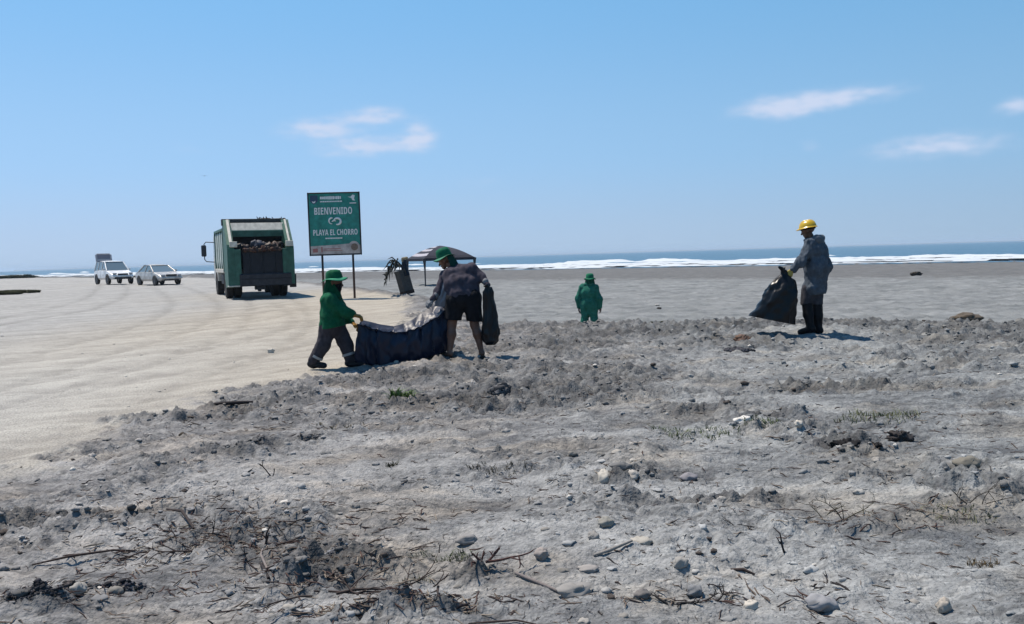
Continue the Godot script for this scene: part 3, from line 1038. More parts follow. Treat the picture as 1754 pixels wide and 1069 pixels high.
func build_truck() -> void:
	var at := Vector3(-9.70, 0, -34.6)
	at.y = ground(-10.5, -36.5) - 0.03
	var t := thing("refuse_truck", "green refuse truck with an open dark rear hopper on the sand track", "truck", at, deg_to_rad(23.0))
	var green := worn(lin(0.045, 0.14, 0.105), 0.5, 0.1, 0.4)
	var side := worn(lin(0.50, 0.56, 0.52), 0.6, 0.0, 0.35)
	var beige := worn(lin(0.70, 0.66, 0.58), 0.55, 0.0, 0.6)
	var dark := worn(lin(0.018, 0.019, 0.026), 0.55, 0.2, 0.5)
	var steel := worn(lin(0.045, 0.047, 0.058), 0.5, 0.4, 0.6)
	var frame := worn(lin(0.055, 0.06, 0.062), 0.6, 0.2, 0.7)
	var rubber := worn(lin(0.030, 0.027, 0.026), 0.9)
	var hub := worn(lin(0.10, 0.09, 0.085), 0.6, 0.3)
	var white := worn(lin(0.55, 0.55, 0.53), 0.4)
	var m := MB.new()
	for s: int in [-1, 1]: m.box(Vector3(s * 0.42, 0.80, -3.8), Vector3(0.14, 0.22, 7.0))
	m.box(Vector3(0, 0.55, -1.9), Vector3(2.0, 0.16, 0.16))
	m.box(Vector3(0, 0.55, -6.1), Vector3(2.0, 0.16, 0.16))
	m.box(Vector3(-0.95, 0.72, -3.9), Vector3(0.35, 0.4, 1.0))
	obj("chassis", m, dark, t)
	for w: Array in [[-1.06, -1.95], [-0.74, -1.95], [1.06, -1.95], [0.74, -1.95]]: wheel(t, Vector3(w[0], 0.51, w[1]), 0.52, 0.29, rubber, hub)
	for s: int in [-1, 1]: wheel(t, Vector3(s * 1.05, 0.51, -6.1), 0.52, 0.29, rubber, hub)
	# body
	m = MB.new()
	m.prism(PackedVector2Array([Vector2(-1.20, 0.98), Vector2(1.20, 0.98), Vector2(1.24, 1.4), Vector2(1.24, 2.5), Vector2(1.12, 2.74), Vector2(-1.12, 2.74), Vector2(-1.24, 2.5), Vector2(-1.24, 1.4)]), Vector3(0, 0, -5.3), Vector3.RIGHT, UP, Vector3(0, 0, 3.9))
	var body := obj("body", m, side, t)
	m = MB.new()
	for s: int in [-1, 1]:
		for z: float in [-5.26, -1.55]: m.box(Vector3(s * 1.245, 1.86, z), Vector3(0.07, 1.66, 0.12))
		m.box(Vector3(s * 1.225, 2.64, -3.4), Vector3(0.10, 0.10, 3.78))
		for z: float in [-4.3, -3.4, -2.5]: m.box(Vector3(s * 1.235, 1.86, z), Vector3(0.045, 1.56, 0.07))
	obj("rib_frame", m, green, body)
	m = MB.new()
	for s: int in [-1, 1]: m.box(Vector3(s * 1.255, 1.06, -3.4), Vector3(0.05, 0.15, 3.6))
	obj("pale_stripe", m, beige, body)
	# cab
	m = MB.new()
	m.prism(PackedVector2Array([Vector2(-5.42, 0.62), Vector2(-5.42, 2.52), Vector2(-6.75, 2.60), Vector2(-7.12, 2.45), Vector2(-7.35, 1.55), Vector2(-7.4, 0.62)]), Vector3(-1.17, 0, 0), Vector3(0, 0, 1), UP, Vector3(2.34, 0, 0))
	var cab := obj("cab", m, white, t)
	m = MB.new()
	for s: int in [-1, 1]: m.box(Vector3(s * 1.172, 1.98, -6.45), Vector3(0.02, 0.62, 1.0))
	m.box(Vector3(0, 2.0, -7.255), Vector3(2.0, 0.66, 0.03), Basis(Vector3.RIGHT, -0.25))
	obj("window", m, mat(lin(0.02, 0.025, 0.03), 0.1), cab)
	for s: int in [-1, 1]:
		m = MB.new()
		m.tube([Vector3(s * 1.16, 2.28, -7.0), Vector3(s * 1.5, 2.30, -7.12), Vector3(s * 1.58, 2.2, -7.12), Vector3(s * 1.58, 1.55, -7.12), Vector3(s * 1.5, 1.45, -7.12), Vector3(s * 1.16, 1.42, -7.0)], [0.022], 6)
		var arm := obj("mirror_arm", m, dark, cab)
		m = MB.new()
		m.box(Vector3(s * 1.60, 1.92, -7.12), Vector3(0.22, 0.50, 0.11), Basis(), 0.05)
		obj("mirror", m, mat(lin(0.012, 0.02, 0.035), 0.35), arm)
	# rear hopper
	var prof := PackedVector2Array([Vector2(-1.48, 2.98), Vector2(-1.06, 2.98), Vector2(-0.02, 2.02), Vector2(0.06, 1.86), Vector2(0.06, 0.52), Vector2(-0.9, 0.42), Vector2(-1.38, 0.78)])
	for c: Array in [[-1.26, 0.26], [0.98, 0.28]]:
		m = MB.new()
		m.prism(prof, Vector3(c[0], 0, 0), Vector3(0, 0, 1), UP, Vector3(c[1], 0, 0))
		obj("hopper_side", m, green, t)
	for c: Array in [[-0.88, 0.24], [0.90, 0.16]]:
		m = MB.new()
		m.box(Vector3(c[0], 1.18, 0.0), Vector3(c[1], 1.34, 0.13))
		obj("rear_cheek", m, green, t)
	for c: Array in [[-1.10, 0.11], [1.12, 0.08]]:
		m = MB.new()
		m.box(Vector3(c[0], 2.50, -0.50), Vector3(c[1], 0.05, 1.42), Basis(Vector3.RIGHT, 0.745))
		obj("pale_edge", m, beige, t)
	for x: float in [-1.02, 1.10]:
		m = MB.new()
		m.box(Vector3(x, 2.03, 0.03), Vector3(0.28, 0.21, 0.14))
		obj("pale_block", m, beige, t)
	m = MB.new()
	m.box(Vector3(0.02, 2.70, -0.83), Vector3(2.04, 0.05, 0.36), Basis(Vector3.RIGHT, 0.95))
	obj("pale_hood", m, beige, t)
	m = MB.new()
	m.box(Vector3(0.02, 2.44, -0.70), Vector3(2.04, 0.24, 0.10))
	obj("cross_beam", m, green, t)
	m = MB.new()
	m.box(Vector3(-0.05, 2.90, -1.32), Vector3(2.50, 0.24, 0.30))
	m.box(Vector3(-1.19, 2.6, -1.46), Vector3(0.14, 0.76, 0.16))
	m.box(Vector3(1.12, 2.93, -1.2), Vector3(0.10, 0.22, 0.2))
	obj("top_frame", m, frame, t)
	m = MB.new()
	m.box(Vector3(0.03, 1.75, -1.30), Vector3(2.0, 1.3, 0.06))
	m.box(Vector3(0.03, 0.72, -0.65), Vector3(2.0, 0.06, 1.3), Basis(Vector3.RIGHT, -0.1))
	obj("hopper_back", m, dark, t)
	m = MB.new()
	m.box(Vector3(0.08, 1.36, -0.06), Vector3(1.54, 0.98, 0.07), Basis(Vector3.RIGHT, -0.07))
	obj("apron_plate", m, dark, t)
	m = MB.new()
	m.box(Vector3(0.08, 1.84, -0.02), Vector3(1.52, 0.05, 0.10))
	for x: float in [-0.4, 0.08, 0.56]: m.box(Vector3(x, 1.36, -0.015), Vector3(0.03, 0.92, 0.03), Basis(Vector3.RIGHT, -0.07))
	obj("apron_rail", m, dark, t)
	m = MB.new()
	m.box(Vector3(0.14, 0.70, 0.05), Vector3(1.96, 0.46, 0.18), Basis(), 0.03)
	obj("bumper", m, steel, t)
	m = MB.new()
	m.box(Vector3(0.14, 0.74, 0.145), Vector3(1.9, 0.03, 0.02))
	m.box(Vector3(-0.1, 0.42, -0.1), Vector3(0.34, 0.18, 0.3))
	m.box(Vector3(-0.1, 0.33, -0.1), Vector3(0.12, 0.12, 0.2))
	obj("tow_hitch", m, dark, t)
	m = MB.new()
	m.box(Vector3(-1.06, 0.49, -0.06), Vector3(0.44, 0.05, 0.30))
	obj("pale_step", m, beige, t)
	m = MB.new()
	m.box(Vector3(1.20, 0.62, -0.1), Vector3(0.26, 0.50, 0.03), Basis(Vector3.RIGHT, 0.12))
	obj("mud_flap", m, dark, t)
	# what lies in the hopper and on the top
	t.scale = Vector3(1.0, 1.045, 1.0)
	var r2 := RandomNumberGenerator.new()
	r2.seed = 9
	var bagcol := [lin(0.055, 0.062, 0.09), lin(0.03, 0.02, 0.022), lin(0.085, 0.082, 0.09), lin(0.05, 0.028, 0.022), lin(0.03, 0.03, 0.035), lin(0.05, 0.03, 0.025), lin(0.015, 0.018, 0.022)]
	var bagname := ["grey blue rubbish bag in the middle of the truck's hopper", "dark brown rubbish heap left in the truck's hopper", "pale grey rubbish bag beside the blue one in the hopper", "rust brown rubbish lump by the right cheek of the hopper", "black rubbish bag at the left cheek of the hopper", "brown rubbish lump right of the pale bag in the hopper", "black rubbish bag at the far right of the hopper"]
	var spot := [[-0.12, 1.99, -0.42, 0.20], [-0.55, 1.90, -0.4, 0.15], [0.16, 1.95, -0.44, 0.14], [0.62, 1.93, -0.22, 0.16], [-0.78, 1.95, -0.4, 0.14], [0.38, 1.92, -0.25, 0.16], [0.82, 1.98, -0.4, 0.14]]
	for i in spot.size():
		var s: Array = spot[i]
		var o := obj("rubbish_bag", lump(60 + i, 0.8, 12, 8), worn(bagcol[i], 0.6), null)
		o.transform = t.transform * Transform3D(Basis(UP, r2.randf() * 6.0).scaled(Vector3(1.15, 0.95, 1.0) * s[3]), Vector3(s[0], s[1], s[2]))
		tag(o, bagname[i], "rubbish bag", "rubbish in the truck's hopper")
	for i in 12:
		m = lump(30 + i, 0.9, 9, 7, 0.3)
		var o := obj("rubbish_scrap", m, worn([lin(0.07, 0.03, 0.022), lin(0.035, 0.025, 0.025), lin(0.10, 0.06, 0.045)][i % 3], 0.8))
		o.transform = t.transform * Transform3D(Basis(UP, i * 1.3).scaled(Vector3(0.10, 0.05 + 0.05 * r2.randf(), 0.05)), Vector3(-0.6 + 0.118 * i, 1.84 - 0.03 * r2.randf(), 0.02))
		tag(o, "brown scrap of rubbish hanging over the lip of the truck's hopper", "rubbish scrap", "scraps on the hopper's lip")
	m = MB.new()
	for i in 26:
		var x := r2.randf_range(0.12, 1.05)
		var b := Vector3(x, 2.95, -1.32 + r2.randf_range(-0.1, 0.1))
		m.tube([b, b + Vector3(r2.randf_range(-0.1, 0.1), r2.randf_range(0.05, 0.16), r2.randf_range(-0.05, 0.05))], [0.035, 0.012], 5)
	for i in 9:
		var x := r2.randf_range(0.1, 1.0)
		m.box(Vector3(x, 2.98, -1.32), Vector3(r2.randf_range(0.08, 0.16), r2.randf_range(0.06, 0.14), 0.2), Basis(UP, r2.randf()))
	var pile := obj("rubbish_heap", m, worn(lin(0.07, 0.045, 0.05), 0.8))
	pile.transform = t.transform
	tag(pile, "low heap of brown rubbish caught on the truck's roof edge", "rubbish heap")

# ------------------------------------------------------------------ cars (front towards +z)
func loft(sec: Array, m: MB) -> void:   # sections of [z, ring of Vector2]
	for i in sec.size() - 1:
		var a: PackedVector2Array = sec[i][1]
		var b: PackedVector2Array = sec[i + 1][1]
		for j in a.size():
			var k := (j + 1) % a.size()
			var q0 := Vector3(a[j].x, a[j].y, sec[i][0])
			var q1 := Vector3(a[k].x, a[k].y, sec[i][0])
			var q2 := Vector3(b[k].x, b[k].y, sec[i + 1][0])
			var q3 := Vector3(b[j].x, b[j].y, sec[i + 1][0])
			var mid := (q0 + q1 + q2 + q3) / 4.0
			m.quad(q0, q1, q2, q3, Vector3(mid.x, mid.y - 0.6, 0))
	for e: int in [0, sec.size() - 1]:
		var ring := PackedVector3Array()
		for q: Vector2 in sec[e][1]: ring.append(Vector3(q.x, q.y, sec[e][0]))
		m.cap(ring, Vector3(0, 0, -1 if e == 0 else 1))

func section(w: float, y0: float, y1: float) -> PackedVector2Array:
	var ym := lerpf(y0, y1, 0.55)
	return PackedVector2Array([Vector2(-w * 0.9, y0), Vector2(w * 0.9, y0), Vector2(w, y0 + 0.14), Vector2(w, ym), Vector2(w * 0.955, y1 - 0.03), Vector2(w * 0.86, y1), Vector2(-w * 0.86, y1), Vector2(-w * 0.955, y1 - 0.03), Vector2(-w, ym), Vector2(-w, y0 + 0.14)])

func car(label: String, at: Vector3, turn: float, paint: Material, suv: bool) -> Node3D:
	var t := thing("parked_car", label, "car", at, turn, "cars parked on the sand track")
	var glass := mat(lin(0.105, 0.14, 0.16), 0.10, 0.0, 0.8)
	var dark := mat(lin(0.015, 0.015, 0.018), 0.6)
	var rubber := mat(lin(0.02, 0.02, 0.021), 0.9)
	var rim := mat(lin(0.20, 0.20, 0.21), 0.4, 0.6)
	var lamp := mat(lin(0.30, 0.31, 0.33), 0.3, 0.1, 0.5)
	var L := 2.15
	var y0 := 0.36 if suv else 0.26
	var m := MB.new()
	var sec: Array
	if suv:
		sec = [[-2.15, section(0.74, 0.5, 0.92)], [-2.05, section(0.84, 0.40, 1.04)], [-1.0, section(0.88, 0.36, 1.08)], [0.75, section(0.88, 0.36, 1.06)], [1.05, section(0.88, 0.36, 1.03)], [1.75, section(0.85, 0.38, 0.86)], [2.1, section(0.76, 0.44, 0.74)], [2.2, section(0.70, 0.48, 0.66)]]
	else:
		sec = [[-2.12, section(0.70, 0.42, 0.80)], [-2.02, section(0.79, 0.33, 0.90)], [-1.2, section(0.83, 0.27, 0.93)], [0.75, section(0.83, 0.27, 0.91)], [1.05, section(0.83, 0.27, 0.88)], [1.8, section(0.79, 0.29, 0.70)], [2.06, section(0.73, 0.34, 0.61)], [2.16, section(0.68, 0.40, 0.56)]]
	loft(sec, m)
	obj("body", m, paint, t)
	# glasshouse: dark glass, painted roof and pillars
	var yb := 1.03 if suv else 0.88
	var yr := 1.70 if suv else 1.33
	var zb0 := -1.98 if suv else -1.62
	var zb1 := 1.02
	var zr0 := -1.78 if suv else -0.88
	var zr1 := 0.22 if suv else 0.18
	var wb := 0.80 if suv else 0.76
	var wr := 0.66 if suv else 0.60
	var q := [Vector3(-wb, yb, zb0), Vector3(wb, yb, zb0), Vector3(wb, yb, zb1), Vector3(-wb, yb, zb1), Vector3(-wr, yr, zr0), Vector3(wr, yr, zr0), Vector3(wr, yr, zr1), Vector3(-wr, yr, zr1)]
	var names := ["rear_window", "side_window", "windscreen", "side_window"]
	for i in 4:
		if suv and i == 0: continue
		var k := (i + 1) % 4
		m = MB.new()
		var nn: Vector3 = ((q[i] + q[k] + q[i + 4] + q[k + 4]) / 4.0 - Vector3(0, 1.0, -0.3)).normalized()
		m.quad(q[i], q[k], q[k + 4], q[i + 4], nn)
		m.quad(q[i] - nn * 0.03, q[k] - nn * 0.03, q[k + 4] - nn * 0.03, q[i + 4] - nn * 0.03, -nn)
		obj(names[i], m, glass, t)
	m = MB.new()
	var arch := []
	for i in 9:
		var u := i / 8.0
		var line := PackedVector3Array()
		for j in 9:
			var w := j / 4.0 - 1.0
			line.append(Vector3(w * (wr + 0.03), yr + 0.10 * (1.0 - (u - 0.4) * (u - 0.4) / 0.36) - 0.035 * w * w, lerpf(zr0 - 0.06, zr1 + 0.07, u)))
		arch.append(line)
	m.surf(arch)
	m.box(Vector3(0, yr + 0.0, (zr0 + zr1) / 2), Vector3(wr * 2 + 0.04, 0.05, zr1 - zr0 + 0.10), Basis(), 0.02)
	obj("roof", m, paint, t)
	for i in 4:
		m = MB.new()
		m.tube([q[i], q[i + 4]], [0.045, 0.04], 6)
		obj("pillar", m, paint, t)
	for s: int in [-1, 1]:
		for z: float in ([-0.15, -1.05] if suv else [-0.30]):
			m = MB.new()
			m.tube([Vector3(s * (wb + 0.005), yb, z - 0.05), Vector3(s * (wr + 0.005), yr, z)], [0.045, 0.04], 6)
			obj("pillar", m, paint, t)
	var wz := 1.32
	for s: int in [-1, 1]:
		for z: float in [-wz, wz]:
			var r := 0.36 if suv else 0.30
			m = MB.new()
			m.lathe([Vector2(0, -0.02), Vector2(r * 1.14, -0.02), Vector2(r * 1.14, 0.02), Vector2(0, 0.02)], Transform3D(Basis(Vector3.BACK, PI / 2), Vector3(s * (0.872 if suv else 0.822), r + 0.03, z)), 20)
			obj("wheel_arch", m, dark, t)
			wheel(t, Vector3(s * (0.80 if suv else 0.75), r, z), r, 0.21, rubber, rim)
		m = MB.new()
		m.box(Vector3(s * (0.58 if suv else 0.55), 0.80 if suv else 0.655, 2.135 if suv else 2.10), Vector3(0.30, 0.12, 0.12), Basis(UP, s * 0.3), 0.03)
		obj("headlight", m, lamp, t)
		m = MB.new()
		m.box(Vector3(s * (wb + 0.13), yb + 0.09, 0.75), Vector3(0.18, 0.13, 0.09), Basis(), 0.03)
		obj("wing_mirror", m, paint, t)
	m = MB.new()
	m.box(Vector3(0, 0.74 if suv else 0.655, 2.15 if suv else 2.115), Vector3(0.72, 0.13, 0.1))
	obj("grille", m, dark, t)
	m = MB.new()
	m.box(Vector3(0, 0.47 if suv else 0.34, 2.17 if suv else 2.10), Vector3(1.20 if suv else 1.0, 0.17 if suv else 0.09, 0.12), Basis(), 0.03)
	obj("lower_intake", m, dark, t)
	m = MB.new()
	m.box(Vector3(0, 0.58 if suv else 0.475, 2.16 if suv else 2.135), Vector3(1.50, 0.10 if suv else 0.13, 0.13), Basis(), 0.04)
	obj("bumper", m, paint, t)
	m = MB.new()
	m.box(Vector3(0, 0.58 if suv else 0.475, 2.232 if suv else 2.208), Vector3(0.34, 0.09, 0.015))
	obj("number_plate", m, mat(lin(0.5, 0.5, 0.48), 0.6), t)
	if suv:
		m = MB.new()
		m.box(Vector3(0, yr - 0.30, zr0 - 0.04), Vector3(1.3, 0.04, 0.04))
		obj("seat_back", m, dark, t)
		# tailgate swung up over the roof
		var bs := Basis(Vector3.RIGHT, -0.28)
		var c := Vector3(-0.05, 2.02, -2.05)
		m = MB.new()
		for s: int in [-1, 1]: m.box(c + bs * Vector3(s * 0.54, -0.02, 0), Vector3(0.12, 0.60, 0.09), bs)
		m.box(c + bs * Vector3(0, 0.32, 0), Vector3(0.98, 0.09, 0.085), bs)
		m.box(c + bs * Vector3(0, -0.20, 0), Vector3(0.98, 0.24, 0.085), bs)
		var gate := obj("open_tailgate", m, mat(lin(0.30, 0.29, 0.31), 0.5), t)
		gate.set_meta("label", "grey tailgate raised above the roof")
		m = MB.new()
		m.box(c + bs * Vector3(0, 0.10, 0), Vector3(0.97, 0.36, 0.02), bs)
		obj("tailgate_window", m, mat(lin(0.16, 0.15, 0.18), 0.2), gate)
	return t

func build_cars() -> void:
	var a := Vector3(-30.4, 0, -68.0)
	a.y = ground(a.x, a.z)
	car("white off-road car with its rear tailgate raised, behind the silver saloon", a, deg_to_rad(41.0), worn(lin(0.82, 0.83, 0.85), 0.3, 0.0, 0.3, 0.5), true)
	a = Vector3(-24.2, 0, -61.0)
	a.y = ground(a.x, a.z)
	car("silver grey saloon car parked between the white car and the truck", a, deg_to_rad(44.0), worn(lin(0.54, 0.52, 0.50), 0.32, 0.15, 0.3, 0.5), false)

# ------------------------------------------------------------------ gazebo
func build_gazebo() -> void:
	var at := Vector3(-5.4, 0, -68.5)
	at.y = ground(at.x, at.z)
	var t := thing("beach_gazebo", "dark peaked gazebo on four legs standing on the beach", "gazebo", at, deg_to_rad(25.0))
	var dark := cloth(lin(0.035, 0.035, 0.05), 0.7)
	var pale := cloth(lin(0.50, 0.47, 0.52), 0.5)
	var grey := cloth(lin(0.055, 0.055, 0.075), 0.7)
	var leg := mat(lin(0.02, 0.025, 0.035), 0.5, 0.3)
	var R := 2.02
	var cor := [Vector3(-R, 2.02, R), Vector3(R, 2.02, R), Vector3(R, 2.02, -R), Vector3(-R, 2.02, -R)]
	var apex := Vector3(0, 2.98, 0)
	for i in 4:
		var a: Vector3 = cor[i]
		var b: Vector3 = cor[(i + 1) % 4]
		var bands := 7
		for k in bands:
			var rows := []
			for e in 3:
				var v := (k + e / 2.0) / bands
				var line := PackedVector3Array()
				for j in 9:
					var p := a.lerp(b, j / 8.0).lerp(apex, v)
					p.y += 0.16 * sin(PI * v) - 0.05 * sin(PI * j / 8.0) * (1.0 - v)
					line.append(p)
				rows.append(line)
			var m := MB.new()
			m.surf(rows)
			var light := i == 3 and (k == 1 or k == 3 or k == 5)
			var o := obj("roof_strip", m, pale if light else (dark if i == 3 or k == 0 else grey), t)
			if light: o.set_meta("label", "pale stripe of the roof")
		var m2 := MB.new()
		var d := (b - a).normalized()
		m2.box((a + b) / 2.0 - Vector3(0, 0.09, 0), Vector3(R * 2.0, 0.2, 0.02), Basis(d, UP, d.cross(UP)))
		obj("valance", m2, dark, t)
		var m3 := MB.new()
		m3.tube([Vector3(a.x, -0.35, a.z) * Vector3(0.985, 1, 0.985), Vector3(a.x * 0.985, 1.2, a.z * 0.985), a - Vector3(0, 0.02, 0)], [0.045, 0.06, 0.13], 6)
		obj("leg", m3, leg, t)

# ------------------------------------------------------------------ leaning bin with a dried frond
func build_bin() -> void:
	var at := on(-3.86, -33.0, -0.04)
	var t := thing("rubbish_bin", "tall grey brown bin leaning sideways at the right edge of the track", "bin", at)
	var bs := Basis(Vector3.BACK, 0.235) * Basis(UP, 0.62)
	var side := worn(lin(0.075, 0.072, 0.070), 0.85, 0.0, 1.2)
	var base := worn(lin(0.045, 0.026, 0.022), 0.85, 0.0, 1.2)
	for i in 4:
		var turn := Basis(UP, i * PI / 2.0)
		for k in 5:
			var m := MB.new()
			m.box(bs * turn * Vector3((k - 2) * 0.075, 0.49, 0.19), Vector3(0.07, 0.84, 0.02), bs * turn, 0.006)
			obj("slat", m, side, t)
		var m2 := MB.new()
		m2.box(bs * turn * Vector3(0, 0.08, 0.193), Vector3(0.40, 0.14, 0.03), bs * turn)
		obj("base_band", m2, base, t)
		m2 = MB.new()
		m2.box(bs * turn * Vector3(0, 0.90, 0.19), Vector3(0.41, 0.07, 0.035), bs * turn)
		obj("rim", m2, side, t)
	var m4 := MB.new()
	m4.box(bs * Vector3(0, 0.80, 0), Vector3(0.34, 0.06, 0.34), bs)
	obj("rubbish", m4, worn(lin(0.03, 0.022, 0.025), 0.9), t)
	var m5 := MB.new()
	m5.tube([Vector3(-0.02, 0.7, 0.05), Vector3(-0.08, 0.95, 0.05), Vector3(-0.09, 1.2, 0.05), Vector3(-0.07, 1.30, 0.05)], [0.14, 0.13, 0.085, 0.08], 9)
	var bag := obj("dark_bundle", m5, cloth(lin(0.012, 0.02, 0.035), 0.6))
	bag.position = at
	tag(bag, "dark blue bundle sticking out of the leaning bin", "bundle")
	var m6 := MB.new()
	m6.box(Vector3(-0.06, 1.35, 0.05), Vector3(0.24, 0.10, 0.2), Basis(Vector3.BACK, 0.15), 0.03)
	m6.box(Vector3(-0.13, 1.27, 0.05), Vector3(0.10, 0.12, 0.16), Basis(), 0.03)
	obj("pale_top", m6, cloth(lin(0.36, 0.30, 0.20)), bag)
	# dried frond arching out of the bin and hanging down its left side
	var r2 := RandomNumberGenerator.new()
	r2.seed = 3
	var f := thing("dried_frond", "dark dried palm frond drooping over the left of the leaning bin", "frond", at)
	var stem := []
	for i in 12:
		var u := i / 11.0
		stem.append(Vector3(-0.12 - 0.68 * u, 0.92 + 0.55 * sin(PI * u * 0.80) - 0.75 * u * u, 0.04))
	var ms := MB.new()
	ms.tube(stem, [0.035, 0.03, 0.03, 0.03, 0.028, 0.026, 0.024, 0.02, 0.018, 0.016, 0.012, 0.008], 6)
	var leafm := cloth(lin(0.035, 0.038, 0.034))
	obj("stem", ms, leafm, f)
	for i in 46:
		var u := r2.randf_range(0.05, 1.0)
		var k := mini(10, int(u * 11.0))
		var p: Vector3 = stem[k].lerp(stem[k + 1], u * 11.0 - k)
		var L := r2.randf_range(0.2, 0.48) * (1.15 - 0.5 * u)
		var d := Vector3(r2.randf_range(-0.55, 0.25), r2.randf_range(-0.75, 0.45), r2.randf_range(-0.6, 0.6)).normalized()
		var m := MB.new()
		m.tube([p, p + d * L * 0.5 + Vector3(0, 0.02, 0), p + d * L + Vector3(0, -0.16 * L / 0.4, 0)], [0.022, 0.028, 0.004], 5)
		obj("leaflet", m, leafm, f)

# ------------------------------------------------------------------ people
func hand_bones(wrist: Vector3, d: Vector3, n: Vector3, thumb: float, curl: float) -> Array:
	d = d.normalized()
	n = (n - d * n.dot(d)).normalized()
	var s := d.cross(n)
	var out := []
	var lens := [0.074, 0.084, 0.078, 0.060]
	for i in 4:
		var k := wrist + d * (0.088 - 0.004 * absf(i - 1.3)) + s * (i - 1.5) * 0.021 * thumb
		out.append([wrist + s * (i - 1.5) * 0.012 * thumb, k, 0.017, 0.0125])
		var p := k
		var ang := 0.0
		for j in 3:
			ang += curl * [0.55, 0.75, 0.6][j]
			var q: Vector3 = p + (d * cos(ang) + n * sin(ang)) * lens[i] * [0.45, 0.32, 0.25][j]
			out.append([p, q, 0.0105 - 0.001 * j, 0.0098 - 0.001 * j])
			p = q
	var b := wrist + d * 0.028 - s * 0.026 * thumb
	var c := b + d * 0.034 - s * 0.026 * thumb + n * 0.016
	out.append([b, c, 0.0145, 0.0115])
	out.append([c, c + d * 0.030 - s * 0.004 * thumb + n * 0.018 * curl, 0.0112, 0.009])
	return out

func head_bones(c: Vector3, f: Vector3, u: Vector3) -> Array:
	var r := f.cross(u)
	var o := [[c + u * 0.04 - f * 0.025, c + u * 0.035 + f * 0.02, 0.086, 0.082], [c + f * 0.03, c - u * 0.055 + f * 0.042, 0.07, 0.048], [c - u * 0.092 + f * 0.062 - r * 0.012, c - u * 0.092 + f * 0.062 + r * 0.012, 0.024, 0.024],
		[c + f * 0.095 + u * 0.005, c - u * 0.030 + f * 0.116, 0.010, 0.015], [c - u * 0.058 + f * 0.088 - r * 0.018, c - u * 0.058 + f * 0.088 + r * 0.018, 0.010, 0.010]]
	for s: int in [-1, 1]:
		o.append([c + u * 0.028 + f * 0.088 + r * s * 0.016, c + u * 0.026 + f * 0.076 + r * s * 0.05, 0.012, 0.010])
		o.append([c + r * s * 0.084 + u * 0.012 - f * 0.012, c + r * s * 0.084 - u * 0.022 - f * 0.004, 0.016, 0.011])
	return o

func eyes(t: Node3D, c: Vector3, f: Vector3, u: Vector3) -> void:
	var r := f.cross(u)
	for s: int in [-1, 1]:
		var m := MB.new()
		m.lathe([Vector2(0, -0.011), Vector2(0.0095, -0.006), Vector2(0.011, 0), Vector2(0.0095, 0.006), Vector2(0, 0.011)], Transform3D(Basis(), c + f * 0.088 + r * s * 0.032 + u * 0.006), 10)
		obj("eye", m, mat(lin(0.03, 0.02, 0.018), 0.2), t)

func frame_of(f: Vector3, u: Vector3, at: Vector3) -> Transform3D:   # x right, y up, -z forward
	var r := f.cross(u).normalized()
	return Transform3D(Basis(r, u, -f), at)

# cloth hat: crown and a wavy sloping brim, lathed with an uneven edge
func cloth_hat(t: Node3D, c: Vector3, f: Vector3, u: Vector3, mt: Material, edge: Material, brim := 0.075, high := 0.11, droop := 0.035) -> Node3D:
	var xf := frame_of(f, u, c + u * 0.055)
	var rows := []
	var prof := [Vector2(0.0, high), Vector2(0.05, high * 0.99), Vector2(0.085, high * 0.9), Vector2(0.104, high * 0.62), Vector2(0.110, high * 0.2), Vector2(0.112, 0.0)]
	for p: Vector2 in prof:
		var ring := PackedVector3Array()
		for j in 28:
			var a := TAU * j / 28
			var w := 1.0 + 0.05 * nC.get_noise_2d(cos(a) * 1.2 + p.y * 8.0, sin(a) * 1.2)
			ring.append(xf * (Vector3(cos(a) * p.x * 0.95, p.y, sin(a) * p.x * 1.1) * w))
		rows.append(ring)
	var m := MB.new()
	m.surf(rows, true, true)
	var hat := obj("hat", m, mt, t)
	rows = []
	for k in 9:
		var v := k / 8.0
		var ring := PackedVector3Array()
		for j in 36:
			var a := TAU * j / 36
			var side := 1.0 if k < 5 else -1.0
			var vv: float = v * 2.0 if k < 5 else (1.0 - v) * 2.0
			var q := 0.108 + brim * minf(vv, 1.0)
			var yy := 0.002 - droop * vv * vv + 0.018 * sin(3.0 * a + 0.6) * vv + 0.003 * side * (1.0 - 0.5 * vv)
			ring.append(xf * Vector3(cos(a) * q * 0.95, yy, sin(a) * q * 1.1))
		rows.append(ring)
	m = MB.new()
	m.surf(rows, true)
	obj("brim", m, edge, hat)
	return hat

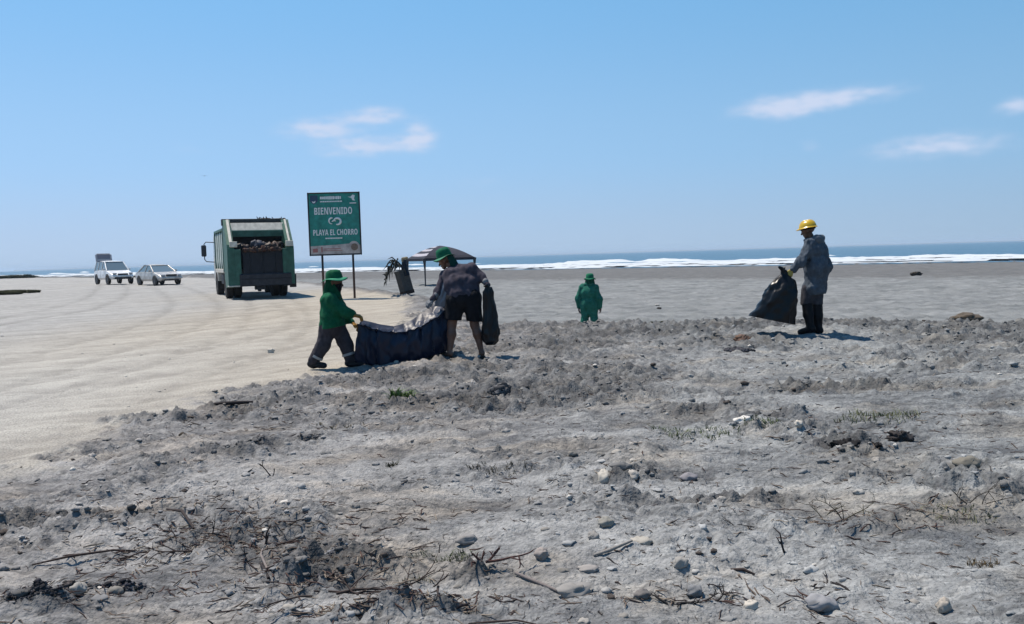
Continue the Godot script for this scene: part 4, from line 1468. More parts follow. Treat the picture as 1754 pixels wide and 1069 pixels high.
func build_worker() -> void:
	var at := on(4.83, -14.2)
	at.y -= 0.01
	var t := thing("person", "person in a yellow helmet and dark grey hooded overalls, seen from behind", "person", at)
	var f := Vector3(-0.75, 0, -0.66)
	var r := Vector3(0.66, 0, -0.75)
	var skin := worn(lin(0.16, 0.085, 0.055), 0.55)
	var suit := cloth(lin(0.095, 0.116, 0.145))
	var pants := cloth(lin(0.062, 0.062, 0.074))
	var black := worn(lin(0.007, 0.008, 0.011), 0.55, 0.0, 0.6, 0.25)
	var yel := cloth(lin(0.50, 0.40, 0.12), 0.8)
	var hc := Vector3(-0.06, 1.655, -0.01)
	var hf := (f + Vector3(-0.25, -0.30, 0.05)).normalized()
	var hu := (UP - hf * hf.y).normalized()
	var Ls := Vector3(-0.08, 1.42, 0.11)
	var Le := Vector3(-0.25, 1.15, 0.17)
	var Lw := Vector3(-0.365, 1.03, 0.13)
	var Rs := Vector3(0.15, 1.42, -0.11)
	var Re := Vector3(0.25, 1.14, -0.13)
	var Rw := Vector3(0.13, 1.02, -0.30)
	var Lh := Vector3(-0.05, 0.88, 0.05)
	var Rh := Vector3(0.06, 0.88, -0.05)
	var Lk := Vector3(-0.115, 0.50, 0.02)
	var Rk := Vector3(0.075, 0.49, -0.01)
	var La := Vector3(-0.075, 0.12, 0.10)
	var Ra := Vector3(0.075, 0.08, 0.02)
	var m := MB.new()
	var core := [[Vector3(0.03, 0.93, 0) - r * 0.05, Vector3(0.03, 0.93, 0) + r * 0.05, 0.075, 0.075], [Vector3(0.03, 1.1, 0), Vector3(0.04, 1.32, 0), 0.12, 0.13], [Ls, Rs, 0.07, 0.07], [Vector3(0.03, 1.44, 0), hc - hu * 0.05, 0.055, 0.05],
		[Ls, Le, 0.05, 0.042], [Le, Lw, 0.042, 0.028], [Rs, Re, 0.05, 0.042], [Re, Rw, 0.042, 0.028], [Lh, Lk, 0.066, 0.052], [Lk, La, 0.052, 0.036], [Rh, Rk, 0.066, 0.052], [Rk, Ra, 0.052, 0.036], [La, La + f * 0.11 - UP * 0.075, 0.035, 0.026], [Ra, Ra + f * 0.11 - UP * 0.04, 0.033, 0.026]]
	flesh(m, core, 0.035, 0.016)
	flesh(m, head_bones(hc, hf, hu), 0.02, 0.008)
	var hl := hand_bones(Lw, Vector3(-0.6, -0.55, -0.3), Vector3(-0.1, -0.5, -1.0), -1.0, 1.05)
	var hr := hand_bones(Rw, Vector3(-0.5, -0.2, -0.8), Vector3(-0.5, -0.8, 0.3), 1.0, 0.7)
	flesh(m, hl, 0.008, 0.005)
	flesh(m, hr, 0.008, 0.005)
	obj("body", m, skin, t)
	eyes(t, hc, hf, hu)
	m = MB.new()
	flesh(m, [[Vector3(0.03, 1.46, 0) - r * 0.15, Vector3(0.03, 1.46, 0) + r * 0.15, 0.075, 0.075], [Vector3(0.05, 1.32, 0) - r * 0.075, Vector3(0.05, 1.32, 0) + r * 0.075, 0.155, 0.155], [Vector3(0.08, 1.08, 0) - r * 0.07, Vector3(0.08, 1.08, 0) + r * 0.07, 0.19, 0.19], [Vector3(0.02, 0.72, 0.0) - r * 0.055, Vector3(0.02, 0.72, 0.0) + r * 0.055, 0.155, 0.155],
		[Vector3(0.05, 1.32, 0), Vector3(0.08, 1.08, 0), 0.17, 0.19], [Vector3(0.08, 1.08, 0), Vector3(0.02, 0.72, 0), 0.19, 0.165], [Ls, Le, 0.085, 0.075], [Le, Lw + Vector3(0.02, 0.02, 0), 0.073, 0.058], [Rs, Re, 0.09, 0.08], [Re, Rw, 0.075, 0.055]],
		0.05, 0.014, 0.0, [[Vector3(0, 0.63, 0), Vector3(0.05, -1, 0)]], 0.026, Vector3(9, 5, 9))
	obj("overall_top", m, suit, t)
	m = MB.new()
	var nb := Vector3(0.035, 1.525, 0) - f * 0.075
	flesh(m, [[nb - r * 0.085, nb + r * 0.085, 0.058, 0.058], [nb - UP * 0.06 - r * 0.05, nb - UP * 0.06 + r * 0.05, 0.06, 0.06], [nb - r * 0.09, Vector3(-0.02, 1.50, 0) + f * 0.06 - r * 0.08, 0.045, 0.03], [nb + r * 0.09, Vector3(-0.02, 1.50, 0) + f * 0.06 + r * 0.08, 0.045, 0.03]], 0.04, 0.01, 0.0, [], 0.01)
	obj("hood", m, cloth(lin(0.14, 0.16, 0.185)), t)
	m = MB.new()
	flesh(m, [[Vector3(0.02, 0.82, 0) - r * 0.05, Vector3(0.02, 0.82, 0) + r * 0.05, 0.10, 0.10], [Lh.lerp(Lk, 0.4), Lk, 0.105, 0.09], [Rh.lerp(Rk, 0.4), Rk, 0.105, 0.09]], 0.05, 0.014, 0.0, [[Vector3(0, 0.47, 0), Vector3(0, -1, 0)]], 0.012)
	obj("trousers", m, pants, t)
	for q: Array in [[Lk, La, -0.35], [Rk, Ra, -0.12]]:
		m = MB.new()
		var k: Vector3 = q[0]
		var a: Vector3 = q[1]
		var toe: Vector3 = a + f * 0.17 + UP * (q[2] * 0.2 - 0.02)
		flesh(m, [[k + UP * 0.06, k.lerp(a, 0.5), 0.082, 0.080], [k.lerp(a, 0.5), a, 0.080, 0.062], [a - UP * 0.03 - f * 0.03, toe, 0.056, 0.048]], 0.03, 0.011, 0.0, [[k + UP * 0.07, UP]], 0.006)
		obj("rubber_boot", m, black, t)
	m = MB.new()
	flesh(m, hl, 0.009, 0.006, 0.004)
	flesh(m, [[Lw - Vector3(-0.05, -0.05, 0.01), Lw, 0.05, 0.038]], 0.01, 0.008)
	obj("glove", m, yel, t)
	m = MB.new()
	flesh(m, hr, 0.009, 0.006, 0.004)
	obj("glove", m, yel, t)
	# helmet
	var hm := worn(lin(0.62, 0.40, 0.012), 0.3, 0.0, 1.0, 0.5)
	var tilt := (hu - hf * 0.10).normalized()
	var hff := (hf - tilt * hf.dot(tilt)).normalized()
	var xf := frame_of(hff, tilt, hc + tilt * 0.05)
	var rows := []
	for p: Vector2 in [Vector2(0.0, 0.118), Vector2(0.04, 0.115), Vector2(0.078, 0.098), Vector2(0.105, 0.066), Vector2(0.118, 0.028), Vector2(0.122, 0.0)]:
		var ring := PackedVector3Array()
		for j in 28:
			var a := TAU * j / 28
			var lift := 0.010 * maxf(0.0, 1.0 - absf(cos(a)) * 5.0) * (1.0 if p.x > 0.02 else 0.4)
			ring.append(xf * Vector3(cos(a) * p.x * 0.95, p.y + lift, sin(a) * p.x * 1.14))
		rows.append(ring)
	m = MB.new()
	m.surf(rows, true, true)
	var hel := obj("helmet", m, hm, t)
	rows = []
	for p: Vector2 in [Vector2(0.118, 0.012), Vector2(0.136, -0.004), Vector2(0.138, -0.010), Vector2(0.118, 0.0)]:
		var ring := PackedVector3Array()
		for j in 28:
			var a := TAU * j / 28
			var front := 1.0 + 0.22 * maxf(0.0, -sin(a))
			ring.append(xf * Vector3(cos(a) * p.x * 0.97, p.y - 0.012 * maxf(0.0, -sin(a)), sin(a) * p.x * 1.12 * front))
		rows.append(ring)
	m = MB.new()
	m.surf(rows, true)
	obj("brim", m, hm, hel)
	m = MB.new()
	rows = []
	for p: Vector2 in [Vector2(0.108, 0.01), Vector2(0.112, -0.03), Vector2(0.100, -0.034)]:
		var ring := PackedVector3Array()
		for j in 24:
			var a := TAU * j / 24
			ring.append(xf * Vector3(cos(a) * p.x * 0.93, p.y, sin(a) * p.x * 1.08))
		rows.append(ring)
	m.surf(rows, true)
	obj("headband", m, black, hel)

func build_man() -> void:
	var at := on(-0.71, -13.2)
	var t := thing("person", "person in green hat, dark shirt and shorts bending over the big tarpaulin", "person", at)
	var f := Vector3(-0.45, 0, -0.89).normalized()
	var r := Vector3(0.89, 0, -0.45).normalized()
	var skin := worn(lin(0.19, 0.095, 0.065), 0.55)
	var shirt := cloth(lin(0.070, 0.062, 0.082))
	var shorts := cloth(lin(0.014, 0.015, 0.019))
	var grey := cloth(lin(0.22, 0.23, 0.25), 0.8)
	var hc := Vector3(-0.27, 1.445, -0.24)
	var hf := Vector3(-0.88, -0.30, -0.22).normalized()
	var hu := (UP - hf * hf.y).normalized()
	var Ls := Vector3(-0.27, 1.22, -0.18)
	var Le := Vector3(-0.385, 0.99, -0.12)
	var Lw := Vector3(-0.47, 0.87, -0.05)
	var Rs := Vector3(0.13, 1.31, -0.16)
	var Re := Vector3(0.27, 1.18, -0.08)
	var Rw := Vector3(0.35, 1.07, 0.02)
	var Lh := Vector3(-0.10, 0.86, 0.0)
	var Rh := Vector3(0.10, 0.86, 0.0)
	var Lk := Vector3(-0.195, 0.49, -0.03)
	var Rk := Vector3(0.145, 0.48, -0.02)
	var La := Vector3(-0.235, 0.09, 0.06)
	var Ra := Vector3(0.235, 0.085, 0.05)
	var m := MB.new()
	flesh(m, [[Vector3(0, 0.90, 0) - r * 0.08, Vector3(0, 0.90, 0) + r * 0.08, 0.12, 0.12], [Vector3(-0.02, 1.0, -0.03), Vector3(-0.06, 1.2, -0.13), 0.14, 0.14], [Ls, Rs, 0.07, 0.07], [Vector3(-0.08, 1.28, -0.17), hc - hu * 0.06 - hf * 0.03, 0.06, 0.055],
		[Ls, Le, 0.052, 0.043], [Le, Lw, 0.042, 0.028], [Rs, Re, 0.052, 0.043], [Re, Rw, 0.042, 0.028], [Lh, Lk, 0.095, 0.064], [Lk, Lk.lerp(La, 0.35) + Vector3(0.01, 0, 0.02), 0.060, 0.064], [Lk.lerp(La, 0.35) + Vector3(0.01, 0, 0.02), La, 0.062, 0.038], [Rh, Rk, 0.095, 0.064], [Rk, Rk.lerp(Ra, 0.35) + Vector3(0.01, 0, 0.02), 0.060, 0.064], [Rk.lerp(Ra, 0.35) + Vector3(0.01, 0, 0.02), Ra, 0.062, 0.038],
		[La - UP * 0.03 - f * 0.04, La + f * 0.15 - UP * 0.055, 0.038, 0.030], [Ra - UP * 0.03 - f * 0.04, Ra + (f + r * 0.35) * 0.14 - UP * 0.055, 0.038, 0.030]], 0.045, 0.013)
	flesh(m, head_bones(hc, hf, hu), 0.02, 0.007)
	var hl := hand_bones(Lw, Vector3(-0.7, -0.5, 0.25), Vector3(0.2, -0.8, -0.5), -1.0, 0.9)
	var hr := hand_bones(Rw, Vector3(0.25, -0.9, 0.25), Vector3(-0.8, -0.2, 0.2), 1.0, 1.1)
	flesh(m, hl, 0.008, 0.005)
	flesh(m, hr, 0.008, 0.005)
	obj("body", m, skin, t)
	eyes(t, hc, hf, hu)
	m = MB.new()
	flesh(m, [[Vector3(0.0, 0.93, 0) - r * 0.10, Vector3(0.0, 0.93, 0) + r * 0.10, 0.155, 0.155], [Vector3(-0.03, 1.08, -0.06) - r * 0.11, Vector3(-0.03, 1.08, -0.06) + r * 0.11, 0.165, 0.165], [Vector3(-0.06, 1.22, -0.14) - r * 0.13, Vector3(-0.06, 1.22, -0.14) + r * 0.13, 0.14, 0.14], [Ls, Vector3(-0.08, 1.29, -0.18), 0.085, 0.09], [Rs, Vector3(-0.08, 1.29, -0.18), 0.085, 0.09],
		[Ls, Le, 0.083, 0.064], [Le, Lw, 0.062, 0.045], [Rs, Re, 0.080, 0.062], [Re, Rw, 0.060, 0.045]], 0.05, 0.013, 0.0, [[Vector3(0, 0.86, 0), Vector3(0, -1, 0)]], 0.017, Vector3(7, 5, 7))
	obj("shirt", m, shirt, t)
	m = MB.new()
	flesh(m, [[Vector3(0.0, 0.88, 0) - r * 0.10, Vector3(0.0, 0.88, 0) + r * 0.10, 0.162, 0.162], [Lh - r * 0.01, Vector3(-0.185, 0.53, -0.02), 0.15, 0.125], [Rh + r * 0.01, Vector3(0.15, 0.55, -0.02), 0.15, 0.118]], 0.05, 0.013, 0.0, [[Vector3(0, 0.545, 0), Vector3(-0.1, -1, 0)]], 0.016, Vector3(8, 3, 8))
	obj("shorts", m, shorts, t)
	m = MB.new()
	flesh(m, hl, 0.009, 0.006, 0.005)
	flesh(m, [[Lw - Vector3(-0.06, -0.07, 0.03), Lw, 0.05, 0.036]], 0.01, 0.008)
	obj("glove", m, grey, t)
	m = MB.new()
	flesh(m, hr, 0.009, 0.006, 0.005)
	flesh(m, [[Rw - Vector3(0.02, -0.05, 0.02), Rw, 0.048, 0.036]], 0.01, 0.008)
	obj("glove", m, grey, t)
	for a: Array in [[La, f], [Ra, f + r * 0.35]]:
		m = MB.new()
		var p: Vector3 = a[0]
		flesh(m, [[p - UP * 0.075 - f * 0.05, p - UP * 0.075 + a[1] * 0.17, 0.042, 0.042]], 0.01, 0.012, 0.0, [[p - UP * 0.066, UP]])
		obj("sandal", m, worn(lin(0.03, 0.025, 0.022), 0.8), t)
	var green := cloth(lin(0.010, 0.155, 0.080), 0.8)
	var edge := cloth(lin(0.075, 0.25, 0.16), 0.8)
	var hat := cloth_hat(t, hc, hf, hu, green, edge, 0.06, 0.145, 0.02)
	# neck flap hanging from the back of the hat
	var xf := frame_of(hf, hu, hc)
	var rows := []
	for k in 7:
		var line := PackedVector3Array()
		for j in 15:
			var a := lerpf(0.55, PI - 0.55, j / 14.0)
			var q := 0.118 + 0.03 * k / 6.0 + 0.012 * sin(a * 9.0) * k / 6.0
			line.append(xf * Vector3(cos(a) * q, 0.055 - 0.20 * k / 6.0, sin(a) * q * 1.15))
		rows.append(line)
	m = MB.new()
	m.surf(rows)
	obj("neck_flap", m, cloth(lin(0.012, 0.06, 0.045)), hat)

func build_woman() -> void:
	var at := on(-2.57, -12.6)
	var t := thing("person", "small person in green hat and green top pulling the left end of the tarpaulin", "person", at)
	var f := Vector3(1, 0, 0.05).normalized()
	var r := Vector3(-0.05, 0, 1).normalized()
	var skin := worn(lin(0.14, 0.07, 0.045), 0.6)
	var top := cloth(lin(0.009, 0.115, 0.056))
	var pants := cloth(lin(0.056, 0.051, 0.062))
	var org := cloth(lin(0.34, 0.18, 0.05), 0.8)
	var hc := Vector3(0.065, 1.215, 0.0)
	var hf := Vector3(0.97, -0.10, 0.12).normalized()
	var hu := (UP - hf * hf.y).normalized()
	var Rs := Vector3(0.02, 0.99, 0.15)
	var Re := Vector3(0.22, 0.81, 0.17)
	var Rw := Vector3(0.335, 0.755, 0.12)
	var Ls := Vector3(0.03, 0.99, -0.15)
	var Le := Vector3(0.19, 0.72, -0.17)
	var Lw := Vector3(0.275, 0.63, -0.10)
	var Bh := Vector3(-0.02, 0.64, 0.07)     # right hip (near side), trailing leg
	var Fh := Vector3(0.03, 0.64, -0.07)
	var Bk := Vector3(-0.115, 0.34, 0.09)
	var Fk := Vector3(0.17, 0.34, -0.07)
	var Ba := Vector3(-0.265, 0.09, 0.10)
	var Fa := Vector3(0.235, 0.085, -0.06)
	var m := MB.new()
	flesh(m, [[Vector3(0, 0.66, 0) - r * 0.06, Vector3(0, 0.66, 0) + r * 0.06, 0.11, 0.11], [Vector3(0.0, 0.74, 0), Vector3(0, 0.93, 0), 0.12, 0.12], [Ls, Rs, 0.06, 0.06], [Vector3(0.02, 1.0, 0), hc - hu * 0.05, 0.05, 0.045],
		[Rs, Re, 0.048, 0.04], [Re, Rw, 0.04, 0.026], [Ls, Le, 0.048, 0.04], [Le, Lw, 0.04, 0.026], [Bh, Bk, 0.085, 0.055], [Bk, Ba, 0.052, 0.034], [Fh, Fk, 0.085, 0.055], [Fk, Fa, 0.052, 0.034], [Ba, Ba + Vector3(0.09, -0.055, 0), 0.033, 0.027], [Fa, Fa + Vector3(0.13, -0.05, 0), 0.034, 0.028]], 0.045, 0.015)
	flesh(m, head_bones(hc, hf, hu), 0.02, 0.007)
	var hr := hand_bones(Rw, Vector3(1, -0.25, -0.1), Vector3(-0.1, -0.9, -0.2), -1.0, 0.85)
	var hl := hand_bones(Lw, Vector3(0.8, -0.5, 0.2), Vector3(-0.3, -0.8, 0.1), 1.0, 0.85)
	flesh(m, hr, 0.008, 0.005)
	flesh(m, hl, 0.008, 0.005)
	obj("body", m, skin, t)
	eyes(t, hc, hf, hu)
	m = MB.new()
	flesh(m, [[Vector3(0.0, 0.95, 0) - r * 0.10, Vector3(0.0, 0.95, 0) + r * 0.10, 0.125, 0.125], [Vector3(0.02, 0.78, 0) - r * 0.07, Vector3(0.02, 0.78, 0) + r * 0.07, 0.165, 0.165], [Vector3(0.01, 0.62, 0) - r * 0.06, Vector3(0.01, 0.62, 0) + r * 0.06, 0.175, 0.175], [Rs, Re, 0.085, 0.075], [Re, Re.lerp(Rw, 0.8), 0.07, 0.058], [Ls, Le, 0.08, 0.07], [Le, Le.lerp(Lw, 0.8), 0.06, 0.05]],
		0.05, 0.013, 0.0, [[Vector3(0, 0.58, 0), Vector3(0.15, -1, 0)]], 0.022, Vector3(8, 5, 8))
	obj("top", m, top, t)
	m = MB.new()
	flesh(m, [[Vector3(0.0, 0.62, 0) - r * 0.06, Vector3(0.0, 0.62, 0) + r * 0.06, 0.15, 0.15], [Bh, Bk, 0.13, 0.095], [Bk, Ba + UP * 0.03, 0.095, 0.078], [Fh, Fk, 0.13, 0.098], [Fk, Fa + UP * 0.03, 0.098, 0.082]], 0.05, 0.013, 0.0, [[Vector3(0, 0.07, 0), Vector3(0, -1, 0)]], 0.016, Vector3(8, 5, 8))
	obj("trousers", m, pants, t)
	var band := cloth(lin(0.40, 0.40, 0.40), 0.5)
	for q: Array in [[Bk, Ba, 0.093], [Fk, Fa, 0.097]]:
		m = MB.new()
		var d: Vector3 = (q[0] - q[1]).normalized()
		var c: Vector3 = q[1] + d * 0.085
		m.tube([c, c + d * 0.035], [q[2]], 18, false)
		obj("reflective_band", m, band, t)
	for q: Array in [[Ba, 0.02], [Fa, 0.0]]:
		m = MB.new()
		var a: Vector3 = q[0]
		flesh(m, [[a - UP * 0.03 + Vector3(-0.04, q[1], 0), a + Vector3(0.15, -0.04, 0), 0.050, 0.043], [a, a - UP * 0.03, 0.055, 0.05]], 0.03, 0.011)
		obj("shoe", m, worn(lin(0.010, 0.012, 0.018), 0.7), t)
	for h: Array in [hr, hl]:
		m = MB.new()
		flesh(m, h, 0.009, 0.006, 0.004)
		obj("glove", m, org, t)
	# dark face cloth and green neck cloth under the hat
	m = MB.new()
	flesh(m, [[hc - hu * 0.035 + hf * 0.045, hc - hu * 0.085 + hf * 0.05, 0.068, 0.055]], 0.02, 0.009)
	obj("face_cloth", m, cloth(lin(0.010, 0.010, 0.014)), t)
	m = MB.new()
	flesh(m, [[hc + hu * 0.02 - hf * 0.035, hc - hu * 0.16 - hf * 0.05, 0.095, 0.11], [hc - hu * 0.14 - hf * 0.02, hc - hu * 0.19 - hf * 0.02, 0.11, 0.13]], 0.04, 0.012, 0.0, [], 0.01)
	obj("neck_cloth", m, cloth(lin(0.006, 0.08, 0.036)), t)
	var g := cloth(lin(0.006, 0.12, 0.055), 0.8)
	var tilt := (hu - hf * 0.18).normalized()
	var ff := (hf - tilt * hf.dot(tilt)).normalized()
	cloth_hat(t, hc + hu * 0.005, ff, tilt, g, cloth(lin(0.05, 0.30, 0.17), 0.8), 0.07, 0.125, 0.03)

func build_green_person() -> void:
	var at := on(2.05, -23.5)
	var t := thing("person", "person in all green overalls and hat standing beyond the churned ridge", "person", at)
	var f := Vector3(0.35, 0, -0.94).normalized()
	var r := Vector3(0.94, 0, 0.35).normalized()
	var skin := worn(lin(0.12, 0.06, 0.045), 0.6)
	var suit := cloth(lin(0.026, 0.165, 0.118))
	var hc := Vector3(0.04, 1.565, -0.02)
	var hu := UP
	var m := MB.new()
	var body := [[Vector3(0, 0.9, 0) - r * 0.07, Vector3(0, 0.9, 0) + r * 0.07, 0.11, 0.11], [Vector3(0, 1.05, 0), Vector3(0, 1.3, 0), 0.13, 0.14], [Vector3(0, 1.37, 0) - r * 0.16, Vector3(0, 1.37, 0) + r * 0.16, 0.06, 0.06], [Vector3(0.02, 1.38, 0), hc - hu * 0.05, 0.055, 0.05]]
	var suits := [[Vector3(0, 1.38, 0) - r * 0.14, Vector3(0, 1.38, 0) + r * 0.14, 0.085, 0.085], [Vector3(0, 1.25, 0) - r * 0.09, Vector3(0, 1.25, 0) + r * 0.09, 0.15, 0.15], [Vector3(0, 0.95, 0) - r * 0.08, Vector3(0, 0.95, 0) + r * 0.08, 0.14, 0.14], [Vector3(0, 1.25, 0), Vector3(0, 0.95, 0), 0.165, 0.15]]
	for s: int in [-1, 1]:
		var sh := Vector3(0, 1.36, 0) + r * s * 0.18
		var el := Vector3(0, 1.08, 0) + r * s * 0.30 - f * 0.02
		var wr := Vector3(0, 0.84, 0) + r * s * 0.30 + f * 0.05
		var hp := Vector3(0, 0.86, 0) + r * s * 0.10
		var kn := Vector3(0, 0.48, 0) + r * s * 0.14 + f * 0.02
		var an := Vector3(0, 0.08, 0) + r * s * 0.15
		body.append_array([[sh, el, 0.05, 0.042], [el, wr, 0.04, 0.027], [hp, kn, 0.085, 0.055], [kn, an, 0.052, 0.035], [an, an + f * 0.14 - UP * 0.045, 0.034, 0.028]])
		suits.append_array([[sh, el, 0.082, 0.066], [el, wr, 0.064, 0.05], [hp, kn, 0.125, 0.095], [kn, an + UP * 0.04, 0.095, 0.08]])
		var hb := hand_bones(wr, Vector3(0, -1, 0) + f * 0.2, -r * s, s, 0.4)
		flesh(m, hb, 0.008, 0.006)
	flesh(m, body, 0.05, 0.017)
	flesh(m, head_bones(hc, f, hu), 0.02, 0.009)
	obj("body", m, skin, t)
	m = MB.new()
	flesh(m, suits, 0.085, 0.016, 0.0, [[Vector3(0, 0.06, 0), Vector3(0, -1, 0)]], 0.025, Vector3(7, 4, 7))
	obj("overalls", m, suit, t)
	m = MB.new()
	var nb := Vector3(0.02, 1.45, 0) - f * 0.06
	flesh(m, [[nb - r * 0.08, nb + r * 0.08, 0.055, 0.055]], 0.02, 0.012)
	obj("collar", m, suit, t)
	for s: int in [-1, 1]:
		m = MB.new()
		var an := Vector3(0, 0.05, 0) + r * s * 0.15
		flesh(m, [[an - f * 0.04, an + f * 0.16, 0.05, 0.045]], 0.02, 0.014)
		obj("shoe", m, worn(lin(0.012, 0.012, 0.014), 0.7), t)
	eyes(t, hc, f, hu)
	var g := cloth(lin(0.012, 0.17, 0.085), 0.8)
	var hat := cloth_hat(t, hc, f, hu, g, g, 0.055, 0.12, 0.035)
	var xf := frame_of(f, hu, hc)
	var rows := []
	for k in 5:
		var line := PackedVector3Array()
		for j in 13:
			var a := lerpf(0.1, PI - 0.1, j / 12.0)
			var q := 0.115 + 0.02 * k / 4.0 + 0.010 * sin(a * 8.0) * k / 4.0
			line.append(xf * Vector3(cos(a) * q, 0.055 - 0.15 * k / 4.0, sin(a) * q * 1.15))
		rows.append(line)
	m = MB.new()
	m.surf(rows)
	obj("neck_flap", m, cloth(lin(0.012, 0.085, 0.05)), hat)

# ------------------------------------------------------------------ plastic: tarpaulin and bags
func plastic(c: Color, rough := 0.32) -> StandardMaterial3D:
	var m := mat(c, rough, 0.0, 0.36)
	m.heightmap_enabled = true
	m.heightmap_texture = cloth_tex
	m.heightmap_scale = 0.25
	m.uv1_triplanar = true
	m.uv1_scale = Vector3.ONE * 2.2
	return m

func sack(rings: Array, depth: Array, pleat: float, seed_: int, at: Vector3) -> MB:
	var m := MB.new()
	var rows := []
	for i in rings.size() * 5 - 4:
		var u := i / 5.0
		var k := mini(int(u), rings.size() - 2)
		var fr := u - k
		var L: Vector3 = rings[k][0].lerp(rings[k + 1][0], fr) - at
		var R: Vector3 = rings[k][1].lerp(rings[k + 1][1], fr) - at
		var dp := lerpf(depth[k], depth[k + 1], fr)
		var ring := PackedVector3Array()
		for j in 40:
			var a := TAU * j / 40
			var wv := 1.0 + pleat * nC.get_noise_3d(cos(a) * 2.2 + seed_, sin(a) * 2.2, u * 0.30) + pleat * 0.5 * nB.get_noise_3d(cos(a) * 1.5, sin(a) * 1.5 + seed_, u * 0.8)
			ring.append((L + R) / 2.0 + (R - L) / 2.0 * cos(a) * wv + Vector3(0, 0, dp) * sin(a) * wv)
		rows.append(ring)
	m.surf(rows, true)
	m.cap(rows[0], UP)
	m.cap(rows[-1], -UP)
	return m

func V3(a: Array) -> Vector3:
	return Vector3(a[0], a[1], a[2])

func rings_of(src: Array) -> Array:
	var o := []
	for q: Array in src: o.append([V3(q[0]), V3(q[1])])
	return o

func build_tarp() -> void:
	var at := on(-1.6, -12.9)
	var t := thing("tarpaulin", "large dark blue plastic tarpaulin sagging between the two people in green hats", "tarpaulin", at)
	var navy := plastic(lin(0.010, 0.015, 0.034), 0.36)
	var inner := plastic(lin(0.040, 0.044, 0.064), 0.44)
	var st := TARP
	var n := 54
	var rows := []
	var irows := []
	for i in n:
		var u := i / float(n - 1) * (st.size() - 1.0)
		var k := mini(int(u), st.size() - 2)
		var fr := smoothstep(0.0, 1.0, u - k)
		var Bo := V3(st[k][0]).lerp(V3(st[k + 1][0]), fr) - at
		var Fo := V3(st[k][1]).lerp(V3(st[k + 1][1]), fr) - at
		var Ko := V3(st[k][2]).lerp(V3(st[k + 1][2]), fr) - at
		var fold := nC.get_noise_2d(u * 1.1, 3.0)
		Bo.y -= 0.02
		Fo.y += 0.035 * nC.get_noise_2d(u * 1.7 + 12.0, 1.0) + 0.02 * nC.get_noise_2d(u * 4.0, 9.0)
		Fo.z += 0.03 * nC.get_noise_2d(u * 2.1, 33.0)
		var ring := PackedVector3Array()
		# outside: front rim, down the front, under, up the back
		for j in 15:
			var v := j / 14.0
			var p := Fo.lerp(Bo, v)
			var bulge := 0.06 * sin(PI * v) + 0.055 * nC.get_noise_2d(u * 0.9 + 5.0, v * 1.6) + 0.03 * nC.get_noise_2d(u * 2.6, v * 1.2 + 8.0) * (0.4 + v) - 0.05 * absf(nC.get_noise_2d(u * 1.1 + v * 0.9, v * 0.8 - u * 0.5 + 21.0)) - 0.025 * absf(nC.get_noise_2d(u * 2.4 - v * 1.4, v * 2.0 + 50.0))
			p.z += bulge - 0.015
			p.x += 0.02 * nB.get_noise_2d(u * 2.0, v * 2.0)
			ring.append(p)
		var bk := Bo + Vector3(0.03, 0.0, -0.36)
		for j in 5:
			ring.append(Bo.lerp(bk, (j + 1) / 6.0) + Vector3(0, 0.012 * fold, 0))
		for j in 12:
			var v := j / 11.0
			ring.append(bk.lerp(Ko, v) + Vector3(0, 0, -0.05 * sin(PI * v) + 0.03 * nC.get_noise_2d(u * 1.4 + 40.0, v * 2.0)))
		rows.append(ring)
		var inn := PackedVector3Array()
		for j in 15:
			var v := j / 14.0
			var p := Ko.lerp(Fo, v)
			p.y += 0.012 - 0.07 * sin(PI * v) + 0.05 * nC.get_noise_2d(u * 0.9 + 60.0, v * 1.8) * sin(PI * v) + 0.014 * nC.get_noise_2d(u * 3.4, v * 4.0 + 70.0) * sin(PI * v)
			inn.append(p)
		irows.append(inn)
	var m := MB.new()
	m.surf(rows)
	for e: int in [0, n - 1]:
		var ring := PackedVector3Array(rows[e])
		m.cap(ring, Vector3(-1 if e == 0 else 1, 0, 0))
	obj("outer_sheet", m, navy, t)
	m = MB.new()
	m.surf(irows)
	var ins := obj("inner_sheet", m, inner, t)
	ins.set_meta("label", "shiny crumpled inside of the sheet")
	# folded hem along the front rim
	m = MB.new()
	var path := []
	for i in n: path.append(rows[i][0] + Vector3(0, 0.004, 0.004))
	m.tube(path, [0.014], 6)
	obj("hem", m, navy, t)
	# bunched plastic drawn up to the bending person's waist
	m = MB.new()
	var src := rings_of([[[-1.03, 1.13, -13.30], [-0.93, 1.12, -13.30]], [[-1.06, 1.02, -13.30], [-0.92, 1.0, -13.30]], [[-1.12, 0.90, -13.32], [-0.92, 0.88, -13.32]], [[-1.18, 0.78, -13.34], [-0.93, 0.76, -13.34]]])
	var bun := sack(src, [0.03, 0.05, 0.07, 0.08], 0.35, 5, at)
	obj("gathered_end", bun, plastic(lin(0.16, 0.17, 0.20), 0.25), t)

